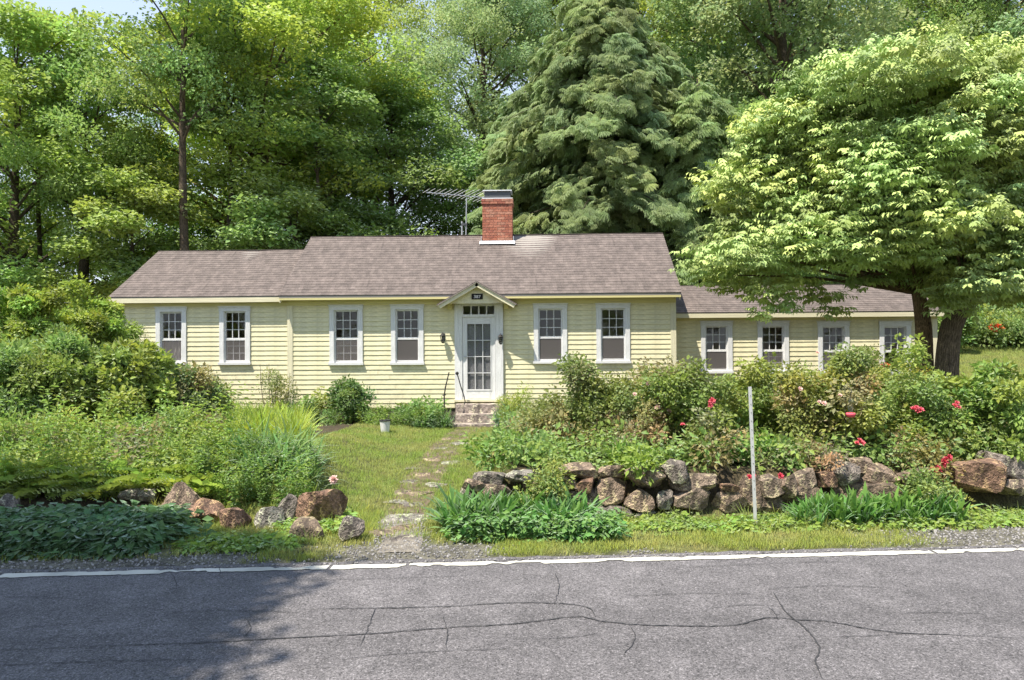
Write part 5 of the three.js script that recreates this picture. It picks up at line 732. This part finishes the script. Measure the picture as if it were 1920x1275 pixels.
  [[1000, 880, 1058, 945, 'in the gap of the stone wall'], [1700, 885, 1785, 935, 'next to the big reddish stone']].forEach(([a, b, c, d, w], i) => bush('trailing_weed', 'weed trailing ' + w, 'weed', [a, b, c, d], wallZ(onZ(a, 900, -8.3).x) + 0.06, { seed: 1340 + i, geo: G.rose, col: [0.3, 0.38, 0.08], per: 40, shoots: 16, leaf: 0.8, depth: 0.2 }));
  bed('fern_bed', 'ferns growing round the two trunks of the spreading tree', 'ferns', G.fern, 34, strip(1700, 1830, -13.6, -12.6), [0.3, 0.4, 0.06], 0.95, 1318);
  bed('daylily_bed', 'thick clump of daylily leaves at the path end of the stone wall', 'daylilies', G.shortStrap, 130, () => { const p = onGround(rr(845, 1085), 985); const x = p.x, z = rr(-8.15, -7.55); return [x, z, 0]; }, [0.13, 0.27, 0.05], 1.0, 1319);
  bed('daylily_bed', 'row of glossy strap leaves below the wall beyond the metal post', 'daylilies', G.shortStrap, 110, () => { const x = rr(2.75, 4.45); return [x, wallZ(x) + rr(0.1, 0.45)]; }, [0.14, 0.3, 0.05], 0.95, 1320);
  bed('creeping_plant', 'leafy ground cover in front of the daylily clump', 'ground cover', G.cover, 520, () => { const x = rr(-0.85, 0.75), z = rr(-7.75, -7.3); return rnd() < 1 - sm(0.4, 0.9, Math.abs(x + 0.05)) * 0.6 ? [x, z, 0.22 * rnd()] : null; }, [0.16, 0.32, 0.06], 0.75, 1321);
  bed('creeping_plant', 'low leafy weeds along the foot of the stone wall', 'ground cover', G.cover, 800, () => { const x = rr(0.8, 7.4), z = wallZ(x) + rr(0.08, 0.62); return [x, z, 0.08 * rnd()]; }, [0.26, 0.38, 0.05], 0.62, 1322);
  bed('weed_patch', 'tufts of long grass along the foot of the stone wall', 'weeds', G.weed, 240, () => { const x = rr(0.6, 7.4), z = wallZ(x) + rr(0.1, 0.6); return [x, z]; }, [0.32, 0.38, 0.07], 0.6, 1323);
  bed('weed_patch', 'tufts of grass round the boulders on the verge', 'weeds', G.weed, 260, () => { const p = onGround(rr(290, 690), rr(955, 1025)); return [p.x, p.z]; }, [0.34, 0.38, 0.06], 0.55, 1324);
}
{ // low tangle that fills the ground between the bushes
  reseed(1501); const A = [], B = []; for (let i = 0; i < 2600; i++) { const x = rr(-0.45, 8.6), z = rr(-13.6, wallZ(x) - 0.3), f = fbm(x * 1.1, z * 1.1, 5); A.push({ p: V(x, H(x, z) + rr(0, 0.3 + 0.3 * f), z), yaw: rr(0, 6), tilt: rr(-0.6, 0.6), roll: rr(-0.6, 0.6), s: rr(0.7, 1.4), c: vary(f > 0.22 ? [0.36, 0.31, 0.12] : [0.24, 0.35, 0.07], 0.25, 0.15) }); }
  for (let i = 0; i < 2600; i++) { const z = rr(-15.5, -8.6), x = px(rr(-60, 400), 650, z), f = fbm(x * 1.1, z * 1.1, 9); B.push({ p: V(x, H(x, z) + rr(0, 0.35 + 0.4 * f), z), yaw: rr(0, 6), tilt: rr(-0.6, 0.6), roll: rr(-0.6, 0.6), s: rr(0.7, 1.5), c: vary(f > 0.15 ? [0.3, 0.28, 0.12] : [0.3, 0.39, 0.07], 0.25, 0.15) }); }
  const a = foliage('undergrowth', G.rose[0], M.leaf, A, scene), b = foliage('undergrowth', G.shrub[0], M.leaf, B, scene); a.userData.label = 'low tangled growth filling the rose bed behind the stone wall'; b.userData.label = 'low tangled growth between the ferns and bushes of the bank'; a.userData.category = b.userData.category = 'undergrowth';
}
// the far bed above the mown slope
{
  const g = 'plants of the bed above the mown slope', zz = -25.6;
  bush('border_bush', 'yellow-green border bush in the far bed above the mown slope', 'bush', [1790, 575, 1880, 640], zz, { seed: 1401, geo: G.shrub, col: [0.34, 0.42, 0.06], per: 50, leaf: 1.6, group: g });
  const t = bush('border_bush', 'border bush with orange lilies in the far bed above the mown slope', 'bush', [1850, 590, 1960, 642], zz, { seed: 1402, geo: G.shrub, col: [0.3, 0.4, 0.1], per: 50, leaf: 1.6, group: g }); blooms(t, [[1862, 612], [1868, 615], [1872, 612], [1877, 618], [1865, 619], [1858, 616]], zz + 1, M.orange, 2.2);
  bush('border_bush', 'rounded mid green bush at the edge of the wood above the far bed', 'bush', [1820, 545, 1950, 610], zz - 1.5, { seed: 1403, geo: G.bigLeaf, col: [0.2, 0.32, 0.07], per: 50, leaf: 1.5, group: g });
  bush('border_bush', 'shaded bush behind the far end of the recessed wing', 'bush', [1730, 570, 1810, 660], -24, { seed: 1404, geo: G.bigLeaf, col: [0.24, 0.36, 0.06], per: 50, leaf: 1.4, group: g });
}
// ---------------------------------------------------------------- single garden objects
{
  const b = onGround(1417, 990), p = thing('sign_post', 'bare galvanised metal post standing in the verge before the stone wall', 'post', [b.x, H(b.x, b.z) - 0.05, b.z]), top = onZ(1406, 725, b.z).sub(p.position);
  const s = new THREE.Shape([[-0.016, -0.008], [0.016, -0.008], [0.016, 0.01], [0.012, 0.01], [0.012, -0.004], [-0.012, -0.004], [-0.012, 0.01], [-0.016, 0.01]].map(([x, y]) => new THREE.Vector2(x, y)));
  const e = new THREE.ExtrudeGeometry(s, { depth: top.length(), bevelEnabled: false }); e.applyQuaternion(qa.setFromUnitVectors(V(0, 0, 1), top.clone().normalize())); mesh('channel', boxUV(e), std(L3(0.6, 0.6, 0.58), { roughness: 0.6, metalness: 0.4 }), p);
  const bo = []; for (let i = 0; i < 12; i++) { const c = new THREE.CylinderGeometry(0.004, 0.004, 0.003, 6); c.rotateX(PI / 2); const q = top.clone().multiplyScalar(0.3 + i * 0.058); c.translate(q.x, q.y, q.z + 0.0115); bo.push(c); } mesh('bolt_hole', merge(bo), M.iron, p);
  // white pail
  const k = onGround(722, 811), pail = thing('pail', 'white enamel pail with a dark rim in front of the foundation plants', 'pail', [k.x, H(k.x, k.z) - 0.01, k.z]);
  mesh('body', new THREE.LatheGeometry([[0, 0], [0.075, 0], [0.082, 0.02], [0.105, 0.25], [0.1, 0.25], [0.07, 0.02], [0, 0.02]].map(([x, y]) => new THREE.Vector2(x, y)), 20), M.white, pail); const rim = new THREE.TorusGeometry(0.107, 0.012, 6, 20); rim.rotateX(PI / 2); rim.translate(0, 0.25, 0); mesh('rim', rim, M.iron, pail); mesh('handle', tube([V(-0.11, 0.24, 0), V(-0.09, 0.3, 0.06), V(0, 0.27, 0.13), V(0.09, 0.3, 0.06), V(0.11, 0.24, 0)], [0.004, 0.004, 0.004, 0.004, 0.004], 5), M.iron, pail);
  // feeder hung among the roses
  const fp = onZ(1595, 774, -8.85), fd = thing('hummingbird_feeder', 'small feeder with a clear bottle and red base among the roses', 'feeder', [fp.x, fp.y, fp.z]);
  const bt = new THREE.LatheGeometry([[0.02, 0], [0.036, 0.02], [0.04, 0.12], [0.03, 0.16], [0.012, 0.18]].map(([x, y]) => new THREE.Vector2(x, y)), 14); mesh('bottle', bt, M.glass, fd);
  mesh('base', new THREE.LatheGeometry([[0, -0.05], [0.04, -0.05], [0.055, -0.02], [0.05, 0.0], [0, 0.0]].map(([x, y]) => new THREE.Vector2(x, y)), 14), M.roseDeep, fd); mesh('hanger', tube([V(0, 0.18, 0), V(0.01, 0.26, 0), V(0.0, 0.27, -0.12), V(0, -0.3, -0.14), V(0, H(fp.x, fp.z) - fp.y, -0.14)], [0.005, 0.005, 0.005, 0.006, 0.006], 5), M.iron, fd);
  // peony head on its stalk
  const pp = onZ(626, 900, -8.2), pe = thing('peony', 'single pale peony bloom leaning over the brown boulder', 'flower', [pp.x - 0.25, H(pp.x - 0.25, -8.3), -8.3]); const hd = pp.clone().sub(pe.position); mesh('stalk', tube([V(0, 0, 0), V(0.05, hd.y * 0.95, 0), V(hd.x * 0.6, hd.y + 0.08, hd.z * 0.6), hd], [0.006, 0.005, 0.004, 0.004], 5), M.greenStem, pe); for (const [a, s] of [[0.4, 1.1], [1.2, 1.0], [2.0, 0.8]]) { const m = mesh('petals', roseGeo, M.palePink, pe); m.position.copy(hd); m.rotation.set(a, a * 2, 0.2); m.scale.setScalar(s); }
  // window box and bird post
  const wb = thing('flower_pot', 'terracotta pot of orange flowers on the sill of the dark open window', 'flower pot', [8.24, 1.252, ZR + 0.075]); mesh('pot', new THREE.LatheGeometry([[0, 0], [0.05, 0], [0.07, 0.1], [0.06, 0.1], [0, 0.09]].map(([x, y]) => new THREE.Vector2(x, y)), 14), std(L3(0.5, 0.22, 0.12)), wb); for (const [x, y] of [[-0.06, 0.14], [0.03, 0.17], [0.1, 0.14], [0, 0.12]]) { const m = mesh('bloom', roseGeo, M.orange, wb); m.position.set(x, y, 0.02); m.rotation.x = 0.7; } 
  const bp = onGround(1826, 640), bh = thing('bird_feeder', 'red bird feeder on a wooden stake above the mown slope', 'feeder', [bp.x, H(bp.x, bp.z) - 0.05, bp.z]); mesh('stake', rod(V(0, 0, 0), V(-0.02, 0.55, 0), 0.02), M.barkBrown, bh); mesh('box', boxG(-0.1, 0.08, 0.55, 0.75, -0.06, 0.06), std(L3(0.5, 0.06, 0.06)), bh); const rf = new THREE.ConeGeometry(0.16, 0.1, 4); rf.rotateY(PI / 4); rf.translate(-0.01, 0.8, 0); mesh('roof', rf, M.iron, bh);
  const sb = onGround(1865, 745), sl = mesh('boulder', rock(0.75, 0.2, 0.4, 990), M.stones[2], scene); sl.position.set(sb.x, H(sb.x, sb.z) + 0.05, sb.z); sl.userData = { label: 'dark flat rock at the shaded edge of the mown slope', category: 'boulder', group: 'boulders along the verge' };
}
renderer.render(scene, camera);
